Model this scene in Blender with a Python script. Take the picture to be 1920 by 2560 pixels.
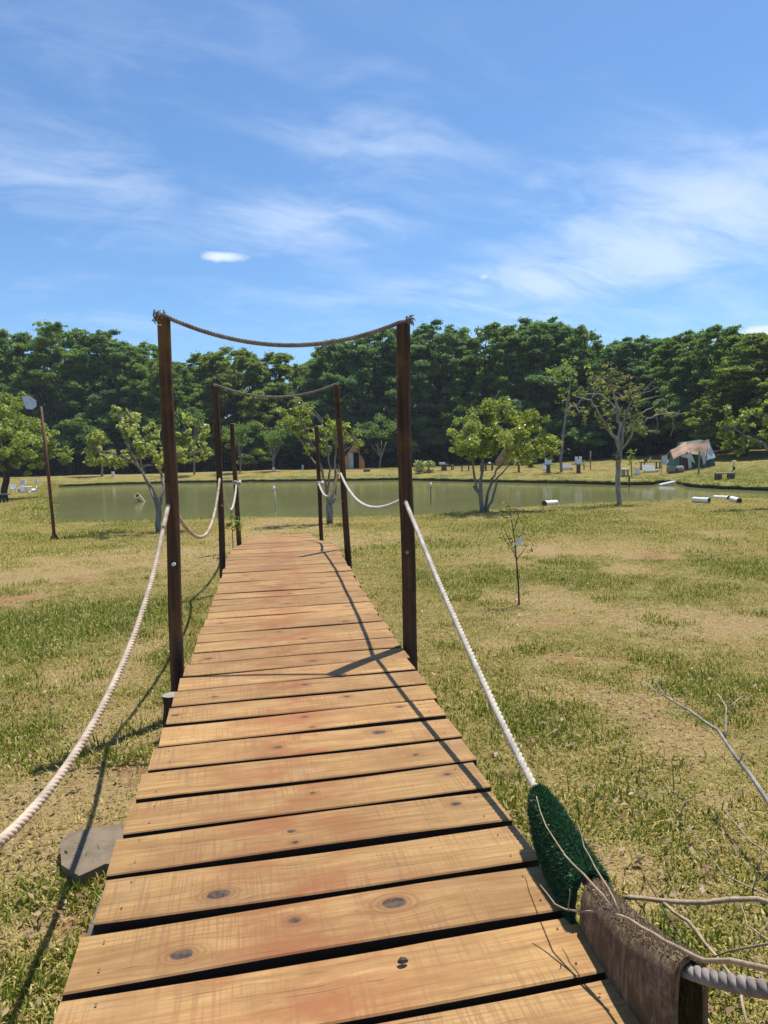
import bpy, bmesh, math, random
import numpy as np
from mathutils import Vector, Matrix

SC = bpy.context.scene
for _o in list(bpy.data.objects):
    bpy.data.objects.remove(_o)
COL = SC.collection
rnd = random.Random(7)
RNG = np.random.default_rng(11)

# ------------------------------------------------------------------ camera
FPX, PW, PH = 1775.0, 1920, 2560          # focal length in photo pixels, photo size
EYE = np.array([0.0, 0.0, 1.66])
PITCH = math.atan((1280 - 1134) / FPX)
ROLL = math.radians(1.5)
_F = np.array([0, math.cos(PITCH), -math.sin(PITCH)])
_U0 = np.array([0, math.sin(PITCH), math.cos(PITCH)])
_R0 = np.array([1.0, 0, 0])
_R = math.cos(ROLL) * _R0 - math.sin(ROLL) * _U0
_U = math.cos(ROLL) * _U0 + math.sin(ROLL) * _R0
cam = bpy.data.cameras.new('camera')
cam.sensor_fit = 'VERTICAL'
cam.sensor_height = 24.0
cam.lens = FPX / PH * 24.0
cam.clip_start = 0.05
cam.clip_end = 3000
camo = bpy.data.objects.new('camera', cam)
COL.objects.link(camo)
camo.matrix_world = Matrix(((_R[0], _U[0], -_F[0], EYE[0]), (_R[1], _U[1], -_F[1], EYE[1]),
                            (_R[2], _U[2], -_F[2], EYE[2]), (0, 0, 0, 1)))
SC.camera = camo

# ------------------------------------------------------------------ sky, sun, exposure
SUN_EL, SUN_AZ = math.radians(70), math.radians(38)      # azimuth clockwise from +Y (view direction)
EXPOSURE = 0.58
SKY_STRENGTH = 0.10
SUN_STRENGTH = 4.2
sv = Vector((math.sin(SUN_AZ) * math.cos(SUN_EL), math.cos(SUN_AZ) * math.cos(SUN_EL), math.sin(SUN_EL)))
sl = bpy.data.lights.new('sun', 'SUN')
sl.energy = SUN_STRENGTH
sl.angle = math.radians(0.53)
sl.color = (1.0, 0.955, 0.88)
so = bpy.data.objects.new('sun', sl)
COL.objects.link(so)
so.rotation_euler = sv.to_track_quat('Z', 'Y').to_euler()
so.location = (20, 20, 60)
SC.view_settings.view_transform = 'Standard'
SC.view_settings.look = 'None'
SC.view_settings.exposure = EXPOSURE
SC.view_settings.gamma = 1
SC.view_settings.use_curve_mapping = False


# ------------------------------------------------------------------ node helpers
class NT:
    def __init__(self, tree):
        self.t = tree
        for n in list(tree.nodes):
            tree.nodes.remove(n)

    def n(self, typ, ins=None, **props):
        nd = self.t.nodes.new(typ)
        for k, v in props.items():
            setattr(nd, k, v)
        for k, v in (ins or {}).items():
            self.set(nd.inputs[k], v)
        return nd

    def set(self, sock, v):
        if isinstance(v, bpy.types.NodeSocket):
            self.t.links.new(v, sock)
        else:
            if sock.type == 'RGBA' and len(v) == 3:
                v = (*v, 1)
            sock.default_value = v

    def m(self, op, a, b=0.0, c=None, clamp=False):
        nd = self.n('ShaderNodeMath', operation=op, use_clamp=clamp)
        self.set(nd.inputs[0], a)
        self.set(nd.inputs[1], b)
        if c is not None:
            self.set(nd.inputs[2], c)
        return nd.outputs[0]

    def v(self, op, a, b=None, scale=None):
        nd = self.n('ShaderNodeVectorMath', operation=op)
        self.set(nd.inputs[0], a)
        if b is not None:
            self.set(nd.inputs[1], b)
        if scale is not None:
            self.set(nd.inputs['Scale'], scale)
        return nd.outputs['Value'] if op in ('LENGTH', 'DOT_PRODUCT', 'DISTANCE') else nd.outputs[0]

    def xyz(self, x, y, z):
        return self.n('ShaderNodeCombineXYZ', {0: x, 1: y, 2: z}).outputs[0]

    def sep(self, v):
        o = self.n('ShaderNodeSeparateXYZ', {0: v}).outputs
        return o[0], o[1], o[2]

    def noise(self, vec, scale=5.0, detail=3.0, rough=0.55, dist=0.0):
        return self.n('ShaderNodeTexNoise', {'Vector': vec, 'Scale': scale, 'Detail': detail, 'Roughness': rough,
                                             'Distortion': dist}).outputs[0]

    def rng(self, v, a, b, c=0.0, d=1.0, smooth=True):
        nd = self.n('ShaderNodeMapRange', {0: v, 1: a, 2: b, 3: c, 4: d},
                    interpolation_type='SMOOTHSTEP' if smooth else 'LINEAR')
        return nd.outputs[0]

    def mix(self, f, a, b, blend='MIX'):
        nd = self.n('ShaderNodeMix', data_type='RGBA', blend_type=blend)
        self.set(nd.inputs[0], f)
        self.set(nd.inputs[6], a)
        self.set(nd.inputs[7], b)
        return nd.outputs[2]

    def ramp(self, f, stops):
        nd = self.n('ShaderNodeValToRGB', {0: f})
        cr = nd.color_ramp
        while len(cr.elements) > 1:
            cr.elements.remove(cr.elements[-1])
        for i, (p, c) in enumerate(stops):
            e = cr.elements[0] if i == 0 else cr.elements.new(p)
            e.position = p
            e.color = (*c, 1) if len(c) == 3 else c
        return nd.outputs[0]

    def attr(self, name, typ='GEOMETRY'):
        return self.n('ShaderNodeAttribute', attribute_name=name, attribute_type=typ)

    def bsdf(self, color, rough=0.8, spec=0.3, bump=None, bs=0.3, bd=0.02, **kw):
        ins = {'Base Color': color, 'Roughness': rough, 'Specular IOR Level': spec}
        ins.update(kw)
        b = self.n('ShaderNodeBsdfPrincipled', ins)
        if bump is not None:
            bn = self.n('ShaderNodeBump', {'Strength': bs, 'Distance': bd, 'Height': bump})
            self.t.links.new(bn.outputs[0], b.inputs['Normal'])
        return b.outputs[0]

    def out(self, s):
        o = self.n('ShaderNodeOutputMaterial')
        self.t.links.new(s, o.inputs[0])


def newmat(name):
    m = bpy.data.materials.new(name)
    m.use_nodes = True
    return m, NT(m.node_tree)


# ------------------------------------------------------------------ projection helpers (photo pixel -> place)
def ray(x, y):
    return _F + _R * (x - 960) / FPX - _U * (y - 1280) / FPX


def at(x, y, depth):
    """world point seen at photo pixel (x, y) whose world Y is depth"""
    r = ray(x, y)
    return EYE + r * (depth / r[1])


def on_plane(x, y, z):
    r = ray(x, y)
    return EYE + r * ((z - EYE[2]) / r[2])


# world: physical sky plus thin cirrus
wd = bpy.data.worlds.new('World')
SC.world = wd
wd.use_nodes = True
w = NT(wd.node_tree)
sky = w.n('ShaderNodeTexSky', sky_type='NISHITA', sun_disc=False, sun_elevation=SUN_EL, sun_rotation=SUN_AZ,
          altitude=600, air_density=1.0, dust_density=0.8, ozone_density=2.2)
gdir = w.v('NORMALIZE', w.n('ShaderNodeTexCoord').outputs['Generated'])
dx_, dy_, dz_ = w.sep(gdir)
den = w.m('ADD', w.m('MAXIMUM', dz_, 0.0), 0.16)
cu, cv = w.m('DIVIDE', dx_, den), w.m('DIVIDE', dy_, den)
ca, sa = math.cos(math.radians(24)), math.sin(math.radians(24))
ru = w.m('ADD', w.m('MULTIPLY', cu, ca), w.m('MULTIPLY', cv, sa))
rv = w.m('SUBTRACT', w.m('MULTIPLY', cv, ca), w.m('MULTIPLY', cu, sa))
warp = w.noise(w.xyz(cu, cv, 3.3), 1.6, 3, .5)
fine = w.noise(w.xyz(w.m('ADD', w.m('MULTIPLY', ru, .75), w.m('MULTIPLY', warp, .45)), w.m('ADD', w.m('MULTIPLY', rv, 1.5), w.m('MULTIPLY', warp, .3)), 1.7), 3.4, 10.0, 0.64, 0.35)
wide = w.noise(w.xyz(cu, cv, 5.2), 0.75, 3.0, 0.5, 0.4)
cov = w.rng(wide, 0.36, 0.72)


def cloud_bank(px, py, rx, ry, tilt=0.0):
    """soft cloud bank centred where the photo shows one; returns a 0..1 falloff on the sky dome"""
    c = ray(px, py)
    c = c / np.linalg.norm(c)
    e1 = np.cross(c, [0, 0, 1.0])
    e1 /= np.linalg.norm(e1)
    e2 = np.cross(e1, c)
    ct, st = math.cos(tilt), math.sin(tilt)
    f1, f2 = ct * e1 + st * e2, -st * e1 + ct * e2
    a = w.m('DIVIDE', w.v('DOT_PRODUCT', gdir, tuple(f1)), rx / FPX)
    b = w.m('DIVIDE', w.v('DOT_PRODUCT', gdir, tuple(f2)), ry / FPX)
    front = w.m('GREATER_THAN', w.v('DOT_PRODUCT', gdir, tuple(c)), 0.0)
    d2 = w.m('ADD', w.m('MULTIPLY', a, a), w.m('MULTIPLY', b, b))
    return w.m('MULTIPLY', front, w.m('POWER', 2.718, w.m('MULTIPLY', d2, -1.0)))


banks = None
for p in ((1720, 560, 420, 170, .12, .8), (1000, 330, 300, 110, -.25, .8), (150, 420, 330, 90, -.1, .42),
          (780, 560, 360, 90, .12, .65), (1330, 710, 420, 70, .05, .75), (960, 740, 420, 60, 0, .6),
          (560, 800, 700, 70, 0, .45), (1450, 800, 600, 80, 0, .5), (1330, 460, 130, 40, .2, .5)):
    bk = w.m('MULTIPLY', cloud_bank(*p[:5]), p[5])
    banks = bk if banks is None else w.m('MAXIMUM', banks, bk)
cov2 = w.m('ADD', w.m('MULTIPLY', cov, 0.34), w.m('MULTIPLY', banks, 0.80), clamp=True)
thr = w.m('SUBTRACT', 0.62, w.m('MULTIPLY', cov2, 0.34))
cm = w.m('MULTIPLY', w.rng(w.m('SUBTRACT', fine, thr), -0.12, 0.36), w.m('ADD', w.m('MULTIPLY', cov2, 0.62), 0.06))
puffn = w.noise(gdir, 26.0, 5.0, 0.6)
puff = None
for p in ((556, 641, 62, 17, .02), (1905, 836, 60, 24, 0), (1215, 690, 32, 12, 0.1), (1075, 792, 22, 14, 0)):
    bk = w.m('MULTIPLY', cloud_bank(*p[:5]), {556: 1.0, 1905: 1.3}.get(p[0], .62))
    puff = bk if puff is None else w.m('MAXIMUM', puff, bk)
pm = w.rng(w.m('ADD', puff, w.m('MULTIPLY', w.m('SUBTRACT', puffn, .5), 1.0)), 0.42, 0.95)
cm = w.m('MAXIMUM', cm, w.m('MULTIPLY', pm, .9))
skyc = w.mix(1.0, sky.outputs[0], (0.69, 0.915, 1.09), 'MULTIPLY')
cloudc = w.mix(cm, skyc, (6.0, 6.8, 8.1))
bg = w.n('ShaderNodeBackground', {'Color': cloudc, 'Strength': SKY_STRENGTH})
wo = w.n('ShaderNodeOutputWorld')
wd.node_tree.links.new(bg.outputs[0], wo.inputs[0])


# ------------------------------------------------------------------ numpy noise
_perm = RNG.random((256, 256))


def vnoise(x, y):
    xi, yi = np.floor(x).astype(int), np.floor(y).astype(int)
    fx, fy = x - xi, y - yi
    fx, fy = fx * fx * (3 - 2 * fx), fy * fy * (3 - 2 * fy)
    g = lambda a, b: _perm[a & 255, b & 255]
    return (g(xi, yi) * (1 - fx) + g(xi + 1, yi) * fx) * (1 - fy) + (g(xi, yi + 1) * (1 - fx) + g(xi + 1, yi + 1) * fx) * fy


def fbm(x, y, s=1.0, o=4):
    x, y = np.asarray(x, float) * s, np.asarray(y, float) * s
    a, t, n = 1.0, 0.0, 0.0
    for i in range(o):
        t = t + a * vnoise(x + 17.3 * i, y - 9.1 * i)
        n += a
        a *= .5
        x, y = x * 2.03, y * 2.03
    return t / n


def sstep(a, b, x):
    t = np.clip((x - a) / (b - a), 0, 1)
    return t * t * (3 - 2 * t)


# ------------------------------------------------------------------ mesh helpers
class MB:
    """collects shapes in world coordinates; build() links them as ONE mesh object"""

    def __init__(self):
        self.v, self.f = [], []

    def add(self, vs, fs):
        o = len(self.v)
        self.v += [tuple(map(float, p)) for p in vs]
        self.f += [tuple(i + o for i in q) for q in fs]
        return self

    def box(self, c, s, rz=0.0, rx=0.0, ry=0.0, taper=1.0):
        M = Matrix.Translation(Vector(c)) @ Matrix.Rotation(rz, 4, 'Z') @ Matrix.Rotation(rx, 4, 'X') @ Matrix.Rotation(ry, 4, 'Y')
        vs = []
        for z in (-.5, .5):
            k = taper if z > 0 else 1.0
            for x, y in ((-.5, -.5), (.5, -.5), (.5, .5), (-.5, .5)):
                vs.append(M @ Vector((x * s[0] * k, y * s[1] * k, z * s[2])))
        return self.add(vs, [(3, 2, 1, 0), (4, 5, 6, 7), (0, 1, 5, 4), (1, 2, 6, 5), (2, 3, 7, 6), (3, 0, 4, 7)])

    def tube(self, pts, rad, sides=8, cap=True, jit=0.0, seed=0):
        pts = [Vector(p) for p in pts]
        n = len(pts)
        rad = [rad] * n if not hasattr(rad, '__len__') else list(rad)
        r_ = random.Random(seed)
        t0 = (pts[1] - pts[0]).normalized()
        ref = Vector((1, 0, 0)) if abs(t0.x) < .8 else Vector((0, 1, 0))
        u = t0.cross(ref).normalized()
        vs = []
        for i, p in enumerate(pts):
            t = (pts[min(i + 1, n - 1)] - pts[max(i - 1, 0)]).normalized()
            u = (u - t * u.dot(t)).normalized()
            b = t.cross(u)
            for k in range(sides):
                a = 2 * math.pi * k / sides
                r = rad[i] * (1 + (r_.uniform(-jit, jit) if jit else 0))
                vs.append(p + (u * math.cos(a) + b * math.sin(a)) * r)
        fs = []
        for i in range(n - 1):
            for k in range(sides):
                k2 = (k + 1) % sides
                fs.append((i * sides + k, i * sides + k2, (i + 1) * sides + k2, (i + 1) * sides + k))
        if cap:
            fs.append(tuple(range(sides - 1, -1, -1)))
            fs.append(tuple((n - 1) * sides + k for k in range(sides)))
        return self.add(vs, fs)

    def build(self, name, mat, parent=None, smooth=False, loc=None, bevel=0.0):
        base = Vector(parent.location) if parent is not None and loc is None else Vector(loc if loc is not None else (0, 0, 0))
        me = bpy.data.meshes.new(name)
        me.from_pydata([tuple(Vector(p) - base) for p in self.v], [], self.f)
        me.update()
        if bevel:
            bm = bmesh.new()
            bm.from_mesh(me)
            bmesh.ops.bevel(bm, geom=bm.edges[:], offset=bevel, segments=1, affect='EDGES', clamp_overlap=True)
            bm.to_mesh(me)
            bm.free()
        if smooth:
            me.shade_smooth()
        me.materials.append(mat)
        o = bpy.data.objects.new(name, me)
        COL.objects.link(o)
        if parent is not None:
            o.parent = parent
        elif loc is not None:
            o.location = base
        return o


def tag(o, label=None, cat=None, group=None, kind=None):
    if label: o['label'] = label
    if cat: o['category'] = cat
    if group: o['group'] = group
    if kind: o['kind'] = kind
    return o


def thing(name, label, cat, loc, group=None):
    o = bpy.data.objects.new(name, None)
    o.empty_display_size = .2
    COL.objects.link(o)
    o.location = Vector([float(c) for c in loc])
    return tag(o, label, cat, group)


def quads_mesh(name, V, mat, tint=None, nv=4):
    """V: (N, nv, 3) array of faces"""
    n = len(V)
    me = bpy.data.meshes.new(name)
    me.vertices.add(n * nv)
    me.vertices.foreach_set('co', np.ascontiguousarray(V, dtype=np.float32).reshape(-1))
    me.loops.add(n * nv)
    me.loops.foreach_set('vertex_index', np.arange(n * nv, dtype=np.int32))
    me.polygons.add(n)
    me.polygons.foreach_set('loop_start', np.arange(0, n * nv, nv, dtype=np.int32))
    me.update(calc_edges=True)
    if tint is not None:
        a = me.attributes.new('tint', 'FLOAT', 'POINT')
        a.data.foreach_set('value', np.repeat(tint, nv).astype(np.float32))
    me.materials.append(mat)
    return me


def unit(v):
    return v / np.maximum(np.linalg.norm(v, axis=-1, keepdims=True), 1e-9)


def leaf_quads(C, Nn, L, W, rng=RNG):
    """leaf-shaped quads centred on C facing Nn"""
    n = len(C)
    r = unit(rng.normal(size=(n, 3)))
    d = unit(np.cross(Nn, r))
    s = np.cross(Nn, d)
    L, W = np.broadcast_to(L, n)[:, None], np.broadcast_to(W, n)[:, None]
    return np.stack([C - d * L * .5, C + s * W * .5 - d * L * .05, C + d * L * .5 - Nn * L * .12, C - s * W * .5 - d * L * .05], axis=1)


def pad_cloud(centres, radii, flat, per, rng, up=.9, out=.5):
    """leaf positions and normals inside flattened clumps"""
    Cs, Ns, Ts = [], [], []
    for c, r in zip(centres, radii):
        k = max(6, int(per * (r ** 2)))
        p = unit(rng.normal(size=(k, 3))) * (rng.random((k, 1)) ** .45)
        nn = unit(p * out + rng.normal(size=(k, 3)) * .75 + np.array([0, 0, up]))
        q = p * r * np.array([1, 1, flat])
        q[:, 2] -= 0.18 * r * (p[:, 0] ** 2 + p[:, 1] ** 2)
        Cs.append(q + c)
        Ns.append(nn)
        Ts.append(np.clip(rng.normal(.5, .2) + rng.normal(0, .13, k), 0, 1))
    return np.concatenate(Cs), np.concatenate(Ns), np.concatenate(Ts)


# ------------------------------------------------------------------ materials
def plain(name, col, rough=.75, spec=.3, var=.18, scale=8.0, bump=.15, bd=.01, metal=0.0):
    m, t = newmat(name)
    p = t.n('ShaderNodeTexCoord').outputs['Object']
    n1 = t.noise(p, scale, 5, .6)
    c = t.mix(t.rng(n1, .3, .7, 0, 1), tuple(x * (1 - var) for x in col), tuple(min(1, x * (1 + var)) for x in col))
    t.out(t.bsdf(c, rough, spec, t.noise(p, scale * 5, 3), bump, bd, Metallic=metal))
    return m


def leaf_mat(name, dark, light, trans=.35, tcol=None, rough=.5, spec=.3):
    m, t = newmat(name)
    a = t.attr('tint').outputs['Fac']
    c = t.ramp(a, [(0.0, dark), (1.0, light)])
    b = t.bsdf(c, rough, spec)
    tc = t.mix(1.0, c, tcol or (1.25, 1.25, .55), 'MULTIPLY')
    tr = t.n('ShaderNodeBsdfTranslucent', {'Color': tc})
    mx = t.n('ShaderNodeMixShader', {0: trans, 1: b, 2: tr.outputs[0]})
    t.out(mx.outputs[0])
    return m


def streak_mat(name, lo, hi, along='Z', fs=70.0, ls=2.0, rough=.8, spec=.25, bump=.5, extra=None):
    """streaky wood or bark whose fibres run along one local axis"""
    m, t = newmat(name)
    p = t.n('ShaderNodeTexCoord').outputs['Object']
    x, y, z = t.sep(p)
    sc = {'X': (ls, fs, fs), 'Y': (fs, ls, fs), 'Z': (fs, fs, ls)}[along]
    q = t.xyz(t.m('MULTIPLY', x, sc[0]), t.m('MULTIPLY', y, sc[1]), t.m('MULTIPLY', z, sc[2]))
    n1 = t.noise(q, 1.0, 5, .6, .3)
    n2 = t.noise(p, 3.0, 3, .5)
    c = t.ramp(n1, [(.28, lo), (.72, hi)])
    c = t.mix(t.rng(n2, .4, .75, 0, .45), c, tuple(v * .55 for v in lo))
    if extra:
        c = t.mix(t.rng(t.noise(p, extra[1], 4, .6), .5, .68), c, extra[0])
    t.out(t.bsdf(c, rough, spec, n1, bump, .01))
    return m


M = {}
M['post'] = streak_mat('post_wood', (.018, .010, .007), (.140, .076, .042), fs=46, ls=1.2, rough=.75, spec=.15, extra=((.17, .085, .028), 2.3))
M['cut_wood'] = plain('cut_wood', (.30, .27, .23), var=.3, scale=20)
M['stringer'] = streak_mat('stringer_wood', (.07, .055, .045), (.20, .16, .13), 'X', 40, 2)
M['rope'] = plain('rope_fibre', (.50, .44, .36), .9, .15, .22, 14, .5, .004)
M['rope_dirty'] = plain('rope_fibre_reddish', (.46, .36, .27), .9, .15, .28, 9, .5, .004)
M['rope_grey'] = plain('rope_fibre_grey', (.23, .20, .175), .9, .15, .3, 14, .5, .004)
M['bark_pale'] = streak_mat('pale_bark', (.11, .095, .08), (.36, .32, .27), fs=16, ls=4, rough=.9)
M['bark_dark'] = streak_mat('dark_bark', (.03, .025, .02), (.11, .09, .07), fs=9, ls=2, rough=.9)
M['bark_dead'] = streak_mat('dead_bark', (.16, .14, .115), (.46, .41, .35), fs=14, ls=4, rough=.9)
M['twig'] = streak_mat('twig_bark', (.24, .17, .105), (.50, .385, .25), fs=40, ls=20, rough=.75)
M['white_log'] = plain('white_painted_bark', (.74, .73, .70), .8, .2, .12, 14, .5, .02)
M['log_end'] = plain('log_cut_end', (.075, .06, .048), .9, .2, .3, 25)
M['white'] = plain('white_plastic', (.72, .73, .73), .5, .4, .06, 6, .05)
M['rust'] = plain('rusty_pole', (.13, .05, .032), .7, .35, .4, 18, .4)
M['galv'] = plain('lamp_metal', (.50, .52, .54), .38, .5, .1, 8, .05, metal=.55)
M['black'] = plain('black_metal', (.018, .018, .02), .5, .4)
M['stone'] = plain('slab_stone', (.175, .135, .092), .85, .25, .2, 12, .4)
M['darkwood'] = streak_mat('weathered_table_wood', (.055, .042, .033), (.17, .135, .105), 'X', 20, 3)
M['greywood'] = streak_mat('grey_table_wood', (.17, .15, .125), (.36, .32, .27), 'X', 20, 3)
M['orange_wood'] = streak_mat('orange_cabin_wood', (.42, .19, .055), (.60, .30, .095), 'Z', 9, .8, rough=.6)
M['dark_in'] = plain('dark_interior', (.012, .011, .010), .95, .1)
M['roof_dark'] = plain('cabin_roof', (.085, .06, .045), .85, .2)
M['curtain'] = plain('curtain_cloth', (.62, .62, .60), .95, .1, .05)
M['tent_green'] = plain('tent_green', (.025, .105, .072), .75, .3, .15, 2)
M['tent_grey'] = plain('tent_grey', (.085, .078, .072), .8, .2, .15, 2)
M['tent_white'] = plain('tent_white', (.56, .58, .60), .8, .2, .06, 2)
M['tent_orange'] = plain('tent_orange', (.56, .35, .23), .8, .2, .12, 2)
M['pipe'] = plain('beige_pipe', (.55, .44, .28), .5, .4, .12, 6)
M['glass_bulb'] = plain('bulb_white', (.75, .75, .72), .3, .5, .03)
M['terracotta'] = plain('red_plastic', (.28, .05, .03), .5, .4)
M['leaf_forest'] = leaf_mat('forest_leaf', (.080, .160, .050), (.245, .355, .100), .58)
M['leaf_forest2'] = leaf_mat('forest_leaf_yellowish', (.105, .165, .040), (.28, .345, .088), .58)
M['leaf_forest3'] = leaf_mat('forest_leaf_bluish', (.068, .148, .072), (.22, .335, .145), .58)
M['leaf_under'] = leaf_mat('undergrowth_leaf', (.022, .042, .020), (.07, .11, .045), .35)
M['leaf_pale'] = leaf_mat('pale_leaf', (.17, .215, .075), (.50, .53, .23), .55, rough=.38, spec=.5)
M['leaf_round'] = leaf_mat('bushy_leaf', (.125, .175, .048), (.42, .455, .135), .55, rough=.36, spec=.5)
M['leaf_light'] = leaf_mat('light_green_leaf', (.15, .20, .050), (.38, .44, .13), .52)
M['leaf_dry'] = leaf_mat('dry_olive_leaf', (.125, .135, .045), (.31, .30, .115), .42)
M['leaf_sap'] = leaf_mat('sapling_leaf', (.08, .12, .02), (.34, .32, .055), .45)

# ------------------------------------------------------------------ terrain
WATER = -0.40
far_px = [(150, 1217), (270, 1212), (450, 1207), (650, 1204.5), (850, 1202.5), (1000, 1200), (1150, 1204), (1300, 1206.5),
          (1450, 1210), (1560, 1212.5), (1625, 1213.5), (1648, 1208), (1690, 1208.5), (1715, 1217), (1800, 1222), (1860, 1224.5), (1990, 1230), (2200, 1241)]
near_px = [(2200, 1236.5), (1990, 1236), (1900, 1239), (1800, 1243), (1700, 1247), (1540, 1252), (1420, 1257.5), (1300, 1265), (1200, 1272),
           (1100, 1280), (1000, 1284), (900, 1287), (800, 1288.5), (700, 1289), (560, 1291.5), (400, 1297), (250, 1301), (150, 1301),
           (112, 1290), (106, 1270), (112, 1245), (114, 1228)]
LAKE = np.array([on_plane(x, y, WATER)[:2] for x, y in far_px] + [on_plane(x, y, -.10)[:2] for x, y in near_px])


def lake_sd(x, y):
    """signed distance to the pond outline, positive outside"""
    x, y = np.asarray(x, float), np.asarray(y, float)
    d2 = np.full(x.shape, 1e18)
    inside = np.zeros(x.shape, bool)
    n = len(LAKE)
    for i in range(n):
        ax, ay = LAKE[i]
        bx, by = LAKE[(i + 1) % n]
        ex, ey = bx - ax, by - ay
        t = np.clip(((x - ax) * ex + (y - ay) * ey) / (ex * ex + ey * ey), 0, 1)
        d2 = np.minimum(d2, (x - ax - t * ex) ** 2 + (y - ay - t * ey) ** 2)
        c = (ay > y) != (by > y)
        with np.errstate(divide='ignore', invalid='ignore'):
            xi = ax + (y - ay) / (by - ay) * ex
        inside ^= c & (x < xi)
    d = np.sqrt(d2)
    return np.where(inside, -d, d)


def land(x, y):
    x, y = np.asarray(x, float), np.asarray(y, float)
    h = -.10 * sstep(11, 18, y) + .10 * sstep(28, 40, y) + .30 * sstep(45, 62, y)
    h = h + .055 * np.clip(x - 13.5, 0, 45) * sstep(27, 40, y)
    h = h + .03 * (fbm(x, y, .35, 3) - .5) * 2 * sstep(0, 3, np.abs(x) + y * .2)
    return h


def shore_land(x, y, sd=None):
    """lawn level, eased down towards the far waterline"""
    sd = lake_sd(x, y) if sd is None else sd
    y = np.asarray(y, float)
    t = land(x, y)
    return t + (np.minimum(t, WATER + .30) - t) * (1 - sstep(.3, 7, sd)) * sstep(24, 32, y)


def height(x, y):
    sd = lake_sd(x, y)
    t = shore_land(x, y, sd)
    wob = (fbm(np.asarray(x) + 40, y, 1.1, 3) - .5)
    sd2 = sd + wob * .5
    far = sstep(24, 30, np.asarray(y, float))
    wdt = .55 + far * .25
    bank = sstep(-.15, wdt, sd2)
    h = (WATER - .12) * (1 - bank) + t * bank
    return np.where(sd2 < -.15, WATER - .12 - np.minimum(1.0, (-.15 - sd2) * .5), h)


_GD = np.concatenate([np.arange(1.0, 30, .04), np.arange(30, 110, .1)])


def G(x, y, dz=0.0):
    """first point of the ground met along the sight line through photo pixel (x, y)"""
    r_ = ray(x, y)
    P_ = EYE + r_[None, :] * (_GD / r_[1])[:, None]
    hgt = np.maximum(height(P_[:, 0], P_[:, 1]), WATER)
    k = int(np.argmax(P_[:, 2] <= hgt))
    p = P_[k]
    return np.array([p[0], p[1], hgt[k] + dz])


def hz(x, y):
    return float(height(np.array([x]), np.array([y]))[0])


# bare soil, straw and lush patches: (px, py, half width px, half height px, kind, strength)
PATCH = []
for px, py, rx, ry, kd, st in (
        (330, 1392, 250, 30, 's', .75), (120, 1432, 150, 26, 's', .7), (20, 1505, 80, 40, 'r', .5), (170, 1455, 80, 24, 'r', .45), (490, 1400, 90, 40, 's', .8),
        (690, 1312, 140, 30, 's', 1.0), (620, 1345, 90, 14, 's', .9), (860, 1345, 120, 22, 's', .6), (1010, 1335, 150, 22, 's', .5),
        (1300, 1400, 190, 22, 'r', .35), (1480, 1372, 260, 26, 's', .6), (1660, 1388, 60, 12, 'r', .75), (1570, 1425, 60, 14, 's', .75), (1790, 1330, 40, 12, 's', .7),
        (1360, 1555, 120, 22, 'r', .4), (1450, 1650, 160, 30, 'r', .3), (1600, 1690, 90, 18, 'r', .4), (1250, 1620, 120, 30, 's', .4),
        (230, 1690, 130, 40, 's', .7), (370, 1615, 60, 25, 's', .6), (60, 1760, 90, 35, 's', .5), (250, 1950, 170, 60, 's', .75), (330, 1930, 60, 40, 'r', .6),
        (140, 2130, 130, 60, 's', .7), (150, 2040, 260, 110, 's', .95), (300, 1830, 120, 70, 's', .8), (1420, 1500, 260, 50, 's', .45), (1750, 1560, 240, 60, 's', .6), (1500, 1740, 240, 60, 's', .5), (100, 2330, 120, 60, 's', .9), (200, 2290, 50, 40, 'r', .8), (60, 2480, 120, 50, 's', .4),
        (1700, 1850, 130, 60, 's', .5), (1560, 2180, 90, 50, 's', .8), (1800, 2010, 80, 30, 's', .8), (1640, 2240, 100, 50, 's', .6), (1400, 1900, 60, 40, 's', .3)):
    c, a, b = on_plane(px, py, 0), on_plane(px, py - ry, 0), on_plane(px, py + ry, 0)
    PATCH.append((c[0], c[1], rx * c[1] / FPX, abs(a[1] - b[1]) / 2, kd, st))
LUSH = []
for px, py, rx, ry, st in ((130, 1560, 260, 45, .9), (330, 1520, 130, 28, .6), (80, 1610, 160, 30, .9), (430, 1630, 50, 25, .6), (40, 1850, 90, 40, .5),
                           (400, 1800, 60, 60, .5), (30, 2440, 90, 60, .7), (1500, 1460, 160, 30, .5), (1700, 1720, 200, 50, .5), (1350, 1800, 130, 60, .45), (1840, 1420, 90, 30, .5),
                           (1850, 1190, 150, 10, .8), (1290, 1310, 120, 14, .4), (1700, 2380, 120, 60, .6)):
    c, a, b = on_plane(px, py, 0), on_plane(px, py - ry, 0), on_plane(px, py + ry, 0)
    LUSH.append((c[0], c[1], rx * c[1] / FPX, abs(a[1] - b[1]) / 2, st))


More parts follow.
